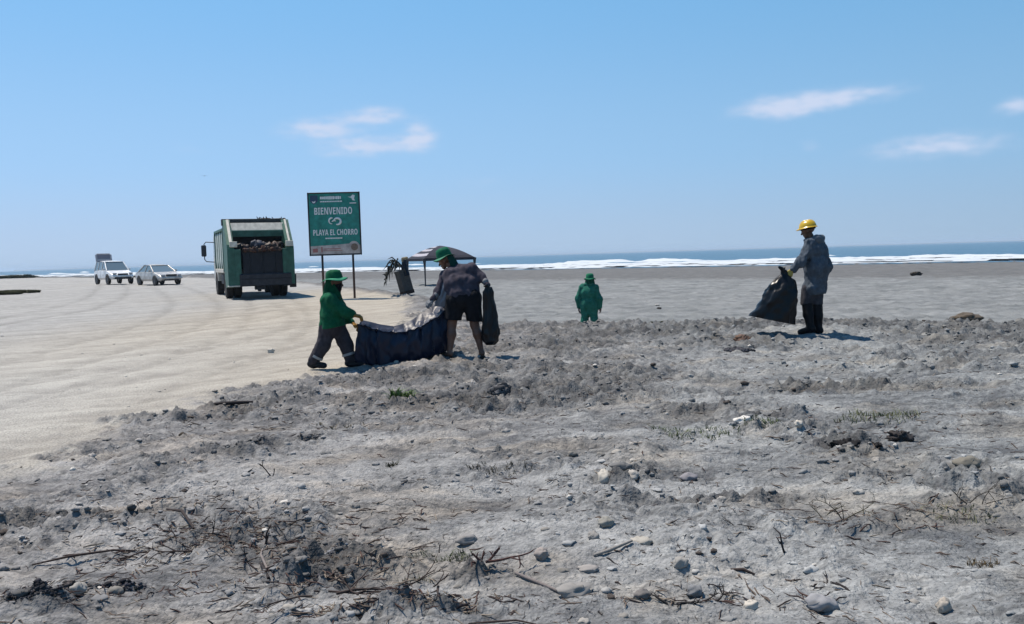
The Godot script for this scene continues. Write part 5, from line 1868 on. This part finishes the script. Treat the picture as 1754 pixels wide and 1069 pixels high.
func build_bags() -> void:
	var black := plastic(lin(0.0035, 0.0045, 0.0065), 0.30)
	var a := on(4.25, -14.1)
	var src := rings_of(WBAG)
	var t := thing("rubbish_bag", "full black rubbish bag swinging from the yellow glove of the helmeted person", "rubbish bag", a)
	obj("bag", sack(src, [0.03, 0.035, 0.10, 0.15, 0.18, 0.21, 0.22, 0.20], 0.24, 2, a), black, t)
	var m := MB.new()
	m.tube([Vector3(4.335, 1.13, -14.1) - a, Vector3(4.30, 1.17, -14.09) - a, Vector3(4.25, 1.20, -14.08) - a], [0.03, 0.035, 0.018], 8)
	m.tube([Vector3(4.335, 1.13, -14.1) - a, Vector3(4.36, 1.19, -14.12) - a], [0.025, 0.012], 7)
	obj("knotted_top", m, black, t)
	a = on(-0.34, -13.1)
	t = thing("rubbish_bag", "slim black rubbish bag hanging from the bending person's right hand", "rubbish bag", a)
	obj("bag", sack(rings_of(MBAG), [0.03, 0.05, 0.055, 0.06, 0.08, 0.09, 0.08, 0.05], 0.38, 7, a), black, t)
	m = MB.new()
	m.tube([Vector3(-0.34, 1.02, -13.1) - a, Vector3(-0.36, 1.08, -13.09) - a, Vector3(-0.40, 1.06, -13.07) - a], [0.035, 0.03, 0.015], 7)
	obj("gathered_top", m, black, t)

const TARP := [
	[ [-2.27,0.08,-12.55], [-2.20,0.58,-12.57], [-2.21,0.62,-12.93] ],
	[ [-2.10,0.02,-12.64], [-2.10,0.54,-12.66], [-2.09,0.58,-13.02] ],
	[ [-1.95,-0.02,-12.73], [-1.96,0.48,-12.75], [-1.95,0.53,-13.11] ],
	[ [-1.80,-0.06,-12.82], [-1.76,0.44,-12.84], [-1.77,0.49,-13.20] ],
	[ [-1.53,-0.02,-12.91], [-1.54,0.43,-12.93], [-1.63,0.52,-13.29] ],
	[ [-1.35,0.03,-12.99], [-1.36,0.48,-13.01], [-1.49,0.58,-13.37] ],
	[ [-1.19,0.07,-13.08], [-1.21,0.56,-13.10], [-1.38,0.66,-13.46] ],
	[ [-1.04,0.11,-13.17], [-1.07,0.64,-13.19], [-1.24,0.75,-13.55] ],
	[ [-0.92,0.14,-13.26], [-0.95,0.74,-13.28], [-1.12,0.83,-13.64] ],]
const WBAG := [
	[ [4.29,1.15,-14.10], [4.38,1.15,-14.10] ],
	[ [4.29,1.08,-14.10], [4.41,1.07,-14.10] ],
	[ [4.17,0.99,-14.10], [4.50,0.98,-14.10] ],
	[ [4.11,0.90,-14.10], [4.52,0.89,-14.10] ],
	[ [4.06,0.81,-14.10], [4.54,0.79,-14.10] ],
	[ [3.98,0.67,-14.10], [4.54,0.65,-14.10] ],
	[ [3.91,0.53,-14.10], [4.52,0.51,-14.10] ],
	[ [3.83,0.42,-14.10], [4.50,0.27,-14.10] ],]
const MBAG := [
	[ [-0.38,1.05,-13.10], [-0.29,1.05,-13.10] ],
	[ [-0.41,0.98,-13.10], [-0.26,0.98,-13.10] ],
	[ [-0.41,0.85,-13.10], [-0.25,0.85,-13.10] ],
	[ [-0.42,0.68,-13.10], [-0.23,0.67,-13.10] ],
	[ [-0.45,0.50,-13.10], [-0.22,0.50,-13.10] ],
	[ [-0.46,0.36,-13.10], [-0.21,0.35,-13.10] ],
	[ [-0.45,0.25,-13.10], [-0.22,0.25,-13.10] ],
	[ [-0.40,0.19,-13.10], [-0.27,0.19,-13.10] ],]

# ------------------------------------------------------------------ plants, sticks, stones
# a dry branching plant: stem then forks, each a tapering tube
func branch(m: MB, r2: RandomNumberGenerator, p: Vector3, d: Vector3, L: float, r: float, level: int, spread: float, flat := 0.0) -> void:
	var path := [p]
	var q := p
	var e := d.normalized()
	for i in 4:
		e = (e + Vector3(r2.randfn(), r2.randfn() * (1.0 - flat), r2.randfn()) * 0.18).normalized()
		q += e * L / 4.0
		path.append(q)
	m.tube(path, [r, r * 0.9, r * 0.8, r * 0.68, r * 0.5], 6)
	if level <= 0: return
	for i in r2.randi_range(2, 3):
		var k := r2.randi_range(2, 4)
		var dd := (e + Vector3(r2.randfn(), r2.randfn() * (1.0 - flat) * 0.7, r2.randfn()) * spread).normalized()
		branch(m, r2, path[k], dd, L * r2.randf_range(0.35, 0.6), r * 0.6, level - 1, spread, flat)

func dry_plant(called: String, label: String, cat: String, x: float, z: float, col: Color, stems: Array, level: int, spread: float, seed_: int, flat := 0.0) -> void:
	var r2 := RandomNumberGenerator.new()
	r2.seed = seed_
	var t := thing(called, label, cat, on(x, z, -0.008))
	var mt := worn(col, 0.9, 0.0, 6.0)
	for s: Array in stems:   # offset x, z, direction, length, radius
		var m := MB.new()
		branch(m, r2, Vector3(s[0], 0.0, s[1]), V3(s[2]), s[3] * 0.8, s[4] * 0.72, level, spread, flat)
		obj("stem", m, mt, t)

func stick(label: String, pts: Array, rad: Array, col: Color) -> void:   # points are [x, z, height over the sand]
	var at := on(pts[0][0], pts[0][1])
	var t := thing("stick", label, "stick", at)
	var path := []
	for p: Array in pts: path.append(on(p[0], p[1], p[2]) - at)
	var m := MB.new()
	m.tube(path, rad, 7)
	obj("shaft", m, worn(col, 0.9, 0.0, 8.0), t)

func tuft(label: String, x: float, z: float, w: float, n: int, h: float, col: Color, seed_: int) -> void:
	var r2 := RandomNumberGenerator.new()
	r2.seed = seed_
	var at := on(x, z)
	var m := MB.new()
	m.colored = true
	for i in n:
		var a := r2.randf() * TAU
		var q := sqrt(r2.randf()) * w
		var bx := x + cos(a) * q
		var bz := z + sin(a) * q * 0.6
		var b := on(bx, bz, -0.004) - at
		var L := 0.95 * h * r2.randf_range(0.3, 1.1)
		var lean := Vector3(r2.randfn(), 0, r2.randfn()) * 0.8
		var s := Vector3(cos(a * 3.0), 0, sin(a * 3.0)) * L * 0.07
		var k := r2.randf_range(0.6, 1.25)
		m.tint = Color(col.r * k, col.g * k, col.b * k)
		var mid := b + (UP + lean * 0.5) * L * 0.6
		var tip := b + (UP * 0.85 + lean) * L
		m.quad(b - s, b + s, mid + s * 0.8, mid - s * 0.8, s.cross(UP))
		m.tri(mid - s * 0.8, mid + s * 0.8, tip, s.cross(UP))
	var t := thing("grass_tuft", label, "grass tuft", at)
	var mt := mat(Color.WHITE, 0.8, 0.0, 0.3)
	mt.vertex_color_use_as_albedo = true
	mt.backlight_enabled = true
	mt.backlight = Color(0.25, 0.25, 0.2)
	obj("blades", m, mt, t).set_meta("kind", "stuff")

func creeping(called: String, label: String, x: float, z: float, wx: float, wz: float, n: int, h: float, col: Color, seed_: int) -> void:
	var r2 := RandomNumberGenerator.new()
	r2.seed = seed_
	var bm := MB.new()
	for i in 9:
		var a := i * 2.4
		var d := Vector3(cos(a), 0, sin(a))
		var s := Vector3(-d.z, 0, d.x) * 0.10
		var tip := d * 0.55 + UP * (0.5 + 0.05 * (i % 3))
		bm.tri(d * 0.1 - s, d * 0.1 + s, tip, d + UP * 0.3)
		bm.tri(d * 0.25 - s * 1.4, d * 0.3 + s * 1.4 + UP * 0.3, tip * 0.9 + s * 2.0, UP)
	var xf := []
	var cs := []
	for i in n:
		var a := r2.randf() * TAU
		var q := sqrt(r2.randf())
		var px := x + cos(a) * q * wx
		var pz := z + sin(a) * q * wz
		if nC.get_noise_2d(px * 0.35, pz * 0.35) < -0.25: continue
		var s := h * r2.randf_range(0.5, 1.2)
		xf.append(Transform3D(Basis(UP, r2.randf() * TAU).scaled(Vector3(s * 1.3, s, s * 1.3)), on(px, pz)))
		var k := r2.randf_range(0.6, 1.2)
		cs.append(Color(col.r * k, col.g * k, col.b * k))
	var mt := mat(Color.WHITE, 0.9, 0.0, 0.2)
	mt.vertex_color_use_as_albedo = true
	multi(called, bm.mesh(), mt, xf, cs, label, "ground cover")

func build_plants() -> void:
	var brown := lin(0.055, 0.038, 0.034)
	var dark := lin(0.030, 0.024, 0.025)
	dry_plant("dead_shrub", "small upright dead shrub with a crooked stem and flat dark twigs", "dead shrub", 1.29, -4.22, dark, [[0.0, 0.0, [-0.28, 1.0, 0.0], 0.13, 0.0085]], 1, 0.9, 21)
	dry_plant("dead_twig", "dark twigs reaching left behind the small upright dead shrub", "dead twig", 1.27, -4.60, dark, [[0.0, 0.0, [-1.0, 0.22, 0.0], 0.14, 0.005], [0.05, 0.0, [0.8, 0.35, 0.1], 0.10, 0.004], [-0.10, 0.0, [-0.7, 0.3, 0.2], 0.13, 0.004], [0.1, 0.02, [0.3, 0.6, 0.0], 0.09, 0.004]], 2, 0.6, 22, 0.5)
	dry_plant("dead_twig", "black forked twig lying on smooth grey sand below the dead shrub", "dead twig", 1.36, -3.80, dark, [[0.06, 0.10, [-0.35, 0.35, -0.6], 0.12, 0.009], [0.0, 0.0, [-0.9, 0.10, 0.2], 0.10, 0.006], [0.02, 0.0, [0.8, 0.1, 0.25], 0.08, 0.005], [0.0, -0.04, [0.2, 0.25, -1.0], 0.08, 0.006]], 1, 0.5, 23, 0.6)
	dry_plant("dead_shrub", "large uprooted dry shrub sprawling over pale sand at lower left", "dead shrub", -1.45, -4.72, brown, [[0, 0, [-1.0, 0.22, -0.25], 0.38, 0.012], [0, 0, [-1.0, 0.12, 0.15], 0.42, 0.010], [0.05, 0.02, [-0.7, 0.35, -0.6], 0.32, 0.009], [0.08, 0, [0.1, 0.9, -0.1], 0.10, 0.012], [0.1, 0, [0.7, 0.2, -0.2], 0.22, 0.008], [-0.2, 0.06, [-0.8, 0.1, 0.5], 0.30, 0.008], [-0.1, -0.1, [-0.5, 0.25, -0.9], 0.28, 0.008], [0.0, 0.1, [0.3, 0.1, 0.8], 0.22, 0.007], [-0.35, 0.05, [-0.6, 0.2, -0.4], 0.26, 0.008], [-0.25, -0.05, [0.2, 0.5, -0.3], 0.14, 0.007], [-0.5, 0.0, [-0.8, 0.12, 0.1], 0.25, 0.007]], 2, 0.42, 24, 0.35)
	dry_plant("dead_twig", "thin V shaped dead twig standing on the smooth sand left of centre", "dead twig", -1.76, -6.27, dark, [[0, 0, [-0.7, 0.8, -0.2], 0.16, 0.007], [0.01, 0, [0.35, 0.5, 0], 0.07, 0.006]], 1, 0.35, 25)
	dry_plant("twig_bundle", "tangled bundle of dark dry twigs along the bottom edge", "twig bundle", -0.50, -3.80, brown, [[-0.30, 0.03, [1.0, 0.10, -0.15], 0.40, 0.009], [-0.34, 0.0, [1.0, 0.12, 0.0], 0.30, 0.007], [-0.1, 0.02, [1.0, 0.08, 0.1], 0.26, 0.006], [0.12, -0.02, [0.6, 0.5, 0.2], 0.10, 0.006], [0.14, -0.02, [0.2, -0.1, 0.9], 0.10, 0.009], [-0.4, 0.05, [-0.7, 0.1, 0.1], 0.26, 0.006], [-0.2, 0.05, [-0.9, 0.2, -0.2], 0.2, 0.006], [0.0, 0.0, [-0.4, 0.3, -0.7], 0.18, 0.005], [-0.25, -0.05, [0.5, 0.35, -0.6], 0.16, 0.005]], 2, 0.35, 26, 0.5)
	dry_plant("root_clump", "reddish brown root clump with a trailing root near the bottom centre", "root clump", -0.18, -4.12, lin(0.075, 0.035, 0.032), [[0.02, 0, [0.9, 0.15, 0.15], 0.20, 0.010], [0.0, 0, [-0.5, 0.4, 0.1], 0.08, 0.010], [0.03, 0, [0.5, 0.45, -0.3], 0.09, 0.009], [-0.03, 0.01, [-0.3, 0.2, 0.5], 0.07, 0.008], [0.0, -0.01, [0.1, 0.6, -0.2], 0.06, 0.009]], 2, 0.6, 27, 0.3)
	dry_plant("dead_shrub", "olive brown low dead weed patch on the small hump at right", "dead shrub", 1.75, -4.70, lin(0.085, 0.075, 0.050), [[0, 0, [-0.6, 0.3, 0], 0.18, 0.005], [0, 0, [0.7, 0.3, 0.1], 0.2, 0.005], [-0.1, 0, [-0.4, 0.5, -0.3], 0.14, 0.004], [0.1, 0, [0.4, 0.5, -0.2], 0.14, 0.004], [0.15, 0.02, [0.9, 0.2, 0.2], 0.16, 0.005], [-0.2, -0.02, [-0.8, 0.2, -0.2], 0.16, 0.005], [0, 0.02, [0.1, 0.7, 0.1], 0.10, 0.004], [-0.05, -0.1, [0.6, 0.4, -0.5], 0.16, 0.004], [0.25, 0.05, [0.5, 0.3, 0.4], 0.12, 0.004]], 3, 0.7, 28, 0.2)
	dry_plant("dead_shrub", "low grey brown dead weeds at the far lower right edge", "dead shrub", 2.45, -4.75, lin(0.07, 0.06, 0.05), [[0, 0, [-0.6, 0.4, 0], 0.14, 0.005], [0, 0, [0.7, 0.5, 0.1], 0.16, 0.005], [0.08, 0, [0.1, 0.8, 0], 0.12, 0.004], [0.1, 0, [0.9, 0.15, 0.2], 0.14, 0.004]], 2, 0.6, 30, 0.2)
	dry_plant("seaweed_mat", "dark bristly mat of dried seaweed at the bottom right of centre", "seaweed mat", 0.72, -3.66, lin(0.032, 0.028, 0.028), [[-0.10, 0, [-0.9, 0.2, 0], 0.08, 0.008], [-0.06, 0, [0.9, 0.2, 0.1], 0.10, 0.008], [0.02, 0, [0.8, 0.3, 0], 0.10, 0.007], [0.0, 0.01, [0.3, 0.4, 0.5], 0.06, 0.007], [0.08, 0, [0.9, 0.15, 0], 0.09, 0.008], [-0.04, 0, [-0.4, 0.3, 0.5], 0.07, 0.007]], 2, 0.6, 31, 0.3)
	dry_plant("dead_twig", "thin brown twigs lying across sand left of the green weed", "dead twig", -0.55, -4.5, brown, [[-0.12, 0.02, [1.0, 0.10, -0.1], 0.24, 0.005], [-0.05, -0.02, [1.0, 0.14, -0.05], 0.16, 0.004], [0.14, 0.03, [0.05, 0.8, 0.1], 0.06, 0.006]], 1, 0.3, 32, 0.5)
	stick("bent pale driftwood stick lying below the uprooted dry shrub", [[-1.36, -4.62, 0.03], [-1.335, -4.50, 0.022], [-1.28, -4.40, 0.012], [-1.20, -4.36, 0.006]], [0.004, 0.007, 0.007, 0.003], lin(0.24, 0.21, 0.20))
	stick("dark straight stick beside the bent pale driftwood", [[-1.33, -4.46, 0.012], [-1.27, -4.33, 0.010], [-1.22, -4.22, 0.008]], [0.005, 0.009, 0.008], dark)
	stick("thick dark stick slanting down left of the uprooted dry shrub", [[-2.15, -5.35, 0.035], [-2.0, -5.2, 0.03], [-1.88, -5.05, 0.015]], [0.006, 0.010, 0.007], lin(0.05, 0.038, 0.036))
	stick("long pale root running right from the reddish root clump", [[-0.02, -4.06, 0.012], [0.08, -3.98, 0.008], [0.18, -3.88, 0.010], [0.28, -3.82, 0.004]], [0.008, 0.009, 0.007, 0.004], lin(0.23, 0.20, 0.19))
	stick("short pale stick pointing right on bare sand below the rounded stones", [[0.36, -4.22, 0.006], [0.44, -4.24, 0.014], [0.56, -4.30, 0.012]], [0.006, 0.010, 0.006], lin(0.30, 0.28, 0.26))
	stick("small brown stick on grey sand left of the black forked twig", [[0.98, -4.03, 0.006], [1.03, -4.0, 0.010], [1.08, -3.99, 0.006]], [0.005, 0.008, 0.005], brown)
	stick("brown branch lying on the rim of the track at left", [[-3.30, -9.5, 0.02], [-3.15, -9.45, 0.06], [-2.95, -9.55, 0.05], [-2.8, -9.6, 0.02]], [0.012, 0.022, 0.02, 0.010], dark)
	stick("dark branch across the sand at lower left beside the soil heap", [[-2.55, -4.55, 0.02], [-2.38, -4.62, 0.035], [-2.2, -4.72, 0.03], [-2.08, -4.74, 0.01]], [0.004, 0.007, 0.006, 0.003], brown)
	stick("twisted brown root at the bottom edge below the twig bundle", [[-0.22, -3.60, 0.008], [-0.12, -3.61, 0.016], [-0.02, -3.56, 0.01], [0.06, -3.51, 0.006]], [0.003, 0.005, 0.004, 0.003], brown)
	tuft("bright green grass tuft on the churned sand below the tarpaulin", -1.18, -9.27, 0.14, 170, 0.12, Color(0.085, 0.135, 0.040), 41)
	tuft("flat green weed patch in the middle of the grey sand", 1.45, -7.0, 0.36, 340, 0.055, Color(0.092, 0.115, 0.055), 42)
	tuft("thin green weeds beside a white scrap of litter", 1.98, -7.12, 0.18, 130, 0.06, Color(0.095, 0.115, 0.06), 43)
	tuft("yellow green weeds behind the pale sand hump at right", 2.95, -7.15, 0.36, 280, 0.065, Color(0.115, 0.125, 0.07), 44)
	tuft("small dark tuft on smooth sand left of centre", -0.93, -6.52, 0.045, 70, 0.05, Color(0.045, 0.045, 0.028), 45)
	tuft("grey green weed above the reddish root clump", -0.32, -4.32, 0.10, 130, 0.045, Color(0.085, 0.095, 0.055), 46)
	tuft("olive weed left of the reddish root clump", -0.50, -4.10, 0.10, 110, 0.03, Color(0.070, 0.075, 0.042), 47)
	tuft("dull green weed under the thin brown twigs", -0.50, -4.42, 0.08, 80, 0.03, Color(0.055, 0.070, 0.045), 48)
	tuft("pale yellow green weed at the lower right edge", 2.33, -4.62, 0.20, 130, 0.045, Color(0.15, 0.15, 0.09), 49)
	tuft("straw coloured dry grass by the track rim at left", -1.62, -8.1, 0.24, 170, 0.05, Color(0.15, 0.125, 0.085), 50)
	tuft("olive dry grass on the shaded hump left of the paired stones", -0.12, -6.15, 0.22, 150, 0.05, Color(0.075, 0.068, 0.050), 51)
	tuft("brown scrap of dried plant near the lower right corner", 2.13, -3.99, 0.07, 120, 0.035, Color(0.095, 0.070, 0.038), 52)
	creeping("creeping_grass", "olive creeping plants on the flat sand at the far left", -29.6, -49.0, 3.2, 2.6, 2600, 0.26, Color(0.068, 0.070, 0.038), 61)
	creeping("creeping_grass", "low olive creeping plants below the far left patch", -29.0, -44.8, 2.4, 0.9, 900, 0.14, Color(0.085, 0.082, 0.05), 62)
	creeping("creeping_grass", "dark low scrub along the far left edge of the sand", -84.0, -150.0, 22.0, 6.0, 5200, 0.75, Color(0.062, 0.068, 0.045), 63)
	creeping("creeping_grass", "thin olive line of plants on the grey beach right of the green person", 3.75, -26.9, 1.15, 0.30, 800, 0.09, Color(0.092, 0.092, 0.048), 64)

func stone(label: String, cat: String, x: float, z: float, size: Vector3, col: Color, seed_: int, sink := 0.30, group := "") -> void:
	var soil := cat != "stone" and cat != "litter"
	var m := lump(seed_, 0.5, 26 if soil else 14, 18 if soil else 10, 0.55 if soil else 0.0)
	var o := obj("stone" if cat == "stone" else cat.replace(" ", "_"), m, worn(Color(minf(col.r * 1.11, 1.0), minf(col.g * 1.09, 1.0), minf(col.b * 1.06, 1.0)), 0.85, 0.0, 5.0, 0.3))
	o.transform = Transform3D(Basis(UP, seed_ * 1.7).scaled(size), on(x, z, size.y * (1.0 - 2.0 * sink)))
	# sizes are half-extents
	tag(o, label, cat, group)

func earth(label: String, x: float, z: float, rx: float, rz: float, n: int, size: float, col: Color, seed_: int) -> void:
	var r2 := RandomNumberGenerator.new()
	r2.seed = seed_
	var at := on(x, z)
	var m := MB.new()
	m.colored = true
	for i in int(n * 1.8):
		var a := r2.randf() * TAU
		var q := pow(r2.randf(), 0.6)
		var px := x + cos(a) * q * rx
		var pz := z + sin(a) * q * rz
		var s := size * r2.randf_range(0.35, 1.0) * (1.15 - 0.6 * q)
		var one := lump(r2.randi() % 97, 0.7, 10, 7, 0.45)
		var xf := Transform3D(Basis.from_euler(Vector3(r2.randf(), r2.randf() * TAU, r2.randf())).scaled(Vector3(1.3, 0.8, 1.0) * s), on(px, pz, s * 0.1 + size * 0.5 * (1.0 - q) * r2.randf()) - at)
		var k := r2.randf_range(0.6, 2.4)
		m.tint = Color(col.r * k, col.g * k, col.b * k)
		for j in one.v.size(): m.p(xf * one.v[j], (xf.basis * one.n[j]).normalized())
	var mt := mat(Color.WHITE, 0.95, 0.0, 0.2)
	mt.vertex_color_use_as_albedo = true
	var o := obj("earth_clump", m, mt)
	o.position = at
	tag(o, label, "earth clump")

func build_stones() -> void:
	var pale := lin(0.38, 0.37, 0.36)
	var grey := lin(0.24, 0.24, 0.245)
	var slate := lin(0.14, 0.145, 0.155)
	stone("pale round stone at the left end of a shadowed hollow in mid foreground", "stone", 0.58, -5.75, Vector3(0.050, 0.055, 0.05), lin(0.42, 0.41, 0.39), 1, 0.2)
	stone("smaller pale stone at the right end of the shadowed hollow", "stone", 0.76, -5.72, Vector3(0.038, 0.036, 0.035), pale, 2, 0.2)
	stone("dark stone lying between the two pale stones of the hollow", "stone", 0.69, -5.82, Vector3(0.07, 0.028, 0.05), slate, 3, 0.3)
	stone("flat pale oval stone on bare sand right of the small pebbles", "stone", 0.61, -4.38, Vector3(0.055, 0.024, 0.04), lin(0.36, 0.35, 0.33), 4, 0.25)
	stone("round grey pink stone standing alone on bare sand near the bottom centre", "stone", 0.11, -4.22, Vector3(0.036, 0.028, 0.032), lin(0.27, 0.25, 0.25), 5, 0.15)
	stone("large smooth blue grey stone at the bottom edge right of centre", "stone", 1.23, -3.54, Vector3(0.06, 0.036, 0.045), lin(0.26, 0.27, 0.30), 6, 0.2)
	stone("white broken shell stone at the bottom edge beside the seaweed mat", "stone", 0.95, -3.58, Vector3(0.03, 0.022, 0.024), lin(0.48, 0.46, 0.43), 7, 0.2)
	stone("pale stone at the bottom edge near the right corner", "stone", 1.71, -3.50, Vector3(0.03, 0.032, 0.028), lin(0.34, 0.32, 0.30), 8, 0.2)
	stone("broad half buried grey stone right of the pale root", "stone", 0.24, -3.83, Vector3(0.075, 0.036, 0.055), grey, 9, 0.3)
	stone("round slate stone half hidden by the seaweed mat", "stone", 0.75, -3.74, Vector3(0.034, 0.026, 0.03), lin(0.18, 0.19, 0.21), 10, 0.15)
	stone("dark round stone right of the broad half buried one", "stone", 0.52, -3.72, Vector3(0.034, 0.024, 0.028), lin(0.15, 0.145, 0.15), 11, 0.2)
	stone("lilac grey stone on a small shelf left of the dead weeds", "stone", 1.12, -5.68, Vector3(0.055, 0.03, 0.04), lin(0.22, 0.22, 0.25), 12, 0.25)
	stone("grey stone above the round grey pink stone", "stone", 0.46, -4.58, Vector3(0.04, 0.026, 0.034), lin(0.25, 0.25, 0.24), 13, 0.25)
	stone("grey half buried stone left of the brown twigs' green weed", "stone", -0.28, -4.62, Vector3(0.055, 0.03, 0.04), lin(0.23, 0.23, 0.24), 14, 0.3)
	stone("small grey stone with a dark side next to a dry tuft", "stone", 0.38, -4.42, Vector3(0.03, 0.024, 0.028), grey, 15, 0.2)
	stone("brown rounded stone lying on the crest of the ridge at right", "stone", 8.55, -16.6, Vector3(0.26, 0.09, 0.16), lin(0.10, 0.085, 0.07), 16, 0.2)
	stone("rounded rock lump with dark holes near the right edge", "stone", 2.80, -5.44, Vector3(0.075, 0.045, 0.055), lin(0.17, 0.165, 0.15), 17, 0.25)
	stone("flat pale stone below the round grey pink stone", "stone", 0.32, -4.06, Vector3(0.05, 0.018, 0.034), lin(0.29, 0.28, 0.28), 18, 0.3)
	stone("pale grey stone right of the short pale stick", "stone", 0.75, -4.05, Vector3(0.034, 0.026, 0.03), lin(0.28, 0.28, 0.28), 19, 0.2)
	stone("charred black log end under the pale sand hump at right", "charred log", 2.34, -6.22, Vector3(0.10, 0.04, 0.06), lin(0.012, 0.012, 0.014), 20, 0.2)
	stone("second small charred lump right of the charred log end", "charred log", 2.55, -6.24, Vector3(0.05, 0.025, 0.04), lin(0.02, 0.019, 0.02), 21, 0.2)
	stone("dark knobbly lump at the right end of the pale hump", "charred log", 2.86, -6.52, Vector3(0.085, 0.05, 0.06), lin(0.045, 0.042, 0.045), 22, 0.2)
	stone("crumpled white scrap of litter among thin green weeds", "litter", 1.90, -7.32, Vector3(0.075, 0.035, 0.05), lin(0.60, 0.60, 0.60), 23, 0.1)
	stone("small white scrap of litter at the left end of the pale hump", "litter", 2.17, -6.72, Vector3(0.03, 0.03, 0.03), lin(0.52, 0.50, 0.47), 24, 0.1)
	earth("black clump of damp earth at the lower left corner", -2.16, -3.88, 0.15, 0.06, 103, 0.013, Color(0.030, 0.030, 0.034), 25)
	earth("long black clump of damp earth behind the lower left corner one", -1.92, -4.12, 0.17, 0.05, 111, 0.013, Color(0.030, 0.031, 0.036), 26)
	earth("brown crusted clump of earth between the two black ones", -2.10, -4.06, 0.10, 0.06, 82, 0.013, Color(0.05, 0.045, 0.045), 27)
	stone("pale bare stone resting on the black damp earth at lower left", "stone", -2.04, -4.0, Vector3(0.035, 0.03, 0.03), lin(0.30, 0.30, 0.30), 28, 0.0)
	earth("dark blue grey clump of earth right of the uprooted dry shrub", -0.98, -4.52, 0.14, 0.07, 98, 0.013, Color(0.085, 0.09, 0.10), 29)
	earth("black clump of earth below the blue grey one", -1.02, -4.14, 0.09, 0.05, 77, 0.013, Color(0.035, 0.034, 0.036), 30)
	earth("dark round clod on the churned band right of the tarpaulin", -0.16, -9.4, 0.10, 0.09, 82, 0.06, Color(0.05, 0.05, 0.053), 31)
	earth("black clod with a long tail of shade in the middle of the ridge", 3.16, -12.38, 0.20, 0.12, 140, 0.06, Color(0.035, 0.035, 0.04), 32)
	earth("brown clod behind the black clod on the ridge", 3.57, -13.72, 0.12, 0.11, 98, 0.06, Color(0.075, 0.05, 0.04), 33)
	earth("dark clump of earth on the smooth sand right of the dry grass", -2.26, -7.32, 0.17, 0.09, 111, 0.013, Color(0.05, 0.051, 0.056), 34)
	earth("small dark clump beside the thin V shaped dead twig's hollow", -1.75, -7.5, 0.11, 0.06, 86, 0.013, Color(0.06, 0.06, 0.063), 35)
	stone("tiny dark stone on pale sand beside the track's rim", "stone", -3.0, -7.9, Vector3(0.03, 0.022, 0.025), lin(0.06, 0.05, 0.04), 36, 0.2)
	stone("white pebble standing out on the sand track", "stone", -4.25, -15.5, Vector3(0.06, 0.05, 0.05), lin(0.5, 0.48, 0.45), 37, 0.2)
	stone("pale plastic scrap lying on the open grey beach", "litter", 6.0, -36.5, Vector3(0.10, 0.035, 0.06), lin(0.45, 0.45, 0.45), 38, 0.1)
	stone("dark scrap lying below the pale one on the open grey beach", "litter", 5.65, -34.0, Vector3(0.09, 0.04, 0.06), lin(0.05, 0.05, 0.055), 39, 0.1)
	stone("dark heap of dried seaweed on the damp beach behind the helmeted person", "seaweed heap", 27.4, -60.0, Vector3(0.38, 0.15, 0.25), lin(0.045, 0.04, 0.035), 40, 0.2)
	# smaller stones, one by one, with nothing to tell them apart
	var r2 := RandomNumberGenerator.new()
	r2.seed = 77
	var protos := []
	for k in 5: protos.append(lump(80 + k, 0.45, 10, 7).mesh())
	var mts := []
	for c: float in [0.22, 0.27, 0.32, 0.38]: mts.append(worn(lin(c * 1.06, c * 1.0, c * 0.92), 0.85, 0.0, 5.0, 0.3))
	var n := 0
	while n < 34:
		var D := 3.45 + 3.6 * pow(r2.randf(), 1.6)
		var x := (D + 0.8) * r2.randf_range(-0.5, 0.52)
		if r2.randf() > (0.95 if x > -0.4 else 0.3): continue
		terr(x, -D)
		if t_road > 0.3: continue
		var s := r2.randf_range(0.009, 0.024) * (0.8 + 0.08 * D)
		var o := obj("pebble", protos[n % 5], mts[r2.randi() % 4])
		o.transform = Transform3D(Basis(UP, r2.randf() * TAU).scaled(Vector3(s * 1.3, s * 0.75, s)), Vector3(x, t_h + s * 0.02, -D))
		tag(o, "small rounded pebble lying loose on the foreground sand", "pebble", "loose pebbles on the foreground sand")
		n += 1

func build_bird() -> void:
	var t := thing("bird", "small dark bird gliding in the clear sky above the truck", "bird", Vector3(-40.7, 13.4, -120.0), 0.3)
	var dark := mat(lin(0.05, 0.055, 0.06), 0.8)
	var m := MB.new()
	flesh(m, [[Vector3(0, 0, -0.16), Vector3(0, 0, 0.14), 0.035, 0.05], [Vector3(0, 0.01, 0.16), Vector3(0, 0.015, 0.20), 0.032, 0.02], [Vector3(0, 0, -0.14), Vector3(0, 0, -0.27), 0.03, 0.02]], 0.03, 0.014)
	obj("body", m, dark, t)
	for s: int in [-1, 1]:
		var rows := []
		for i in 7:
			var u := i / 6.0
			var c := Vector3(s * (0.03 + 0.40 * u), 0.05 * sin(PI * u * 0.9), 0.06 - 0.10 * u * u)
			var w := 0.075 * (1.0 - 0.75 * u)
			rows.append(PackedVector3Array([c + Vector3(0, 0, w), c + Vector3(0, 0.012 * (1.0 - u), 0), c - Vector3(0, 0, w), c - Vector3(0, 0.008, 0)]))
		m = MB.new()
		m.surf(rows, true)
		obj("wing", m, dark, t)
	m = MB.new()
	m.prism(PackedVector2Array([Vector2(0, 0.20), Vector2(0.016, 0.21), Vector2(0.0, 0.26), Vector2(-0.016, 0.21)]), Vector3(0, 0.005, 0), Vector3.RIGHT, Vector3.BACK, Vector3(0, 0.012, 0))
	obj("beak", m, dark, t)
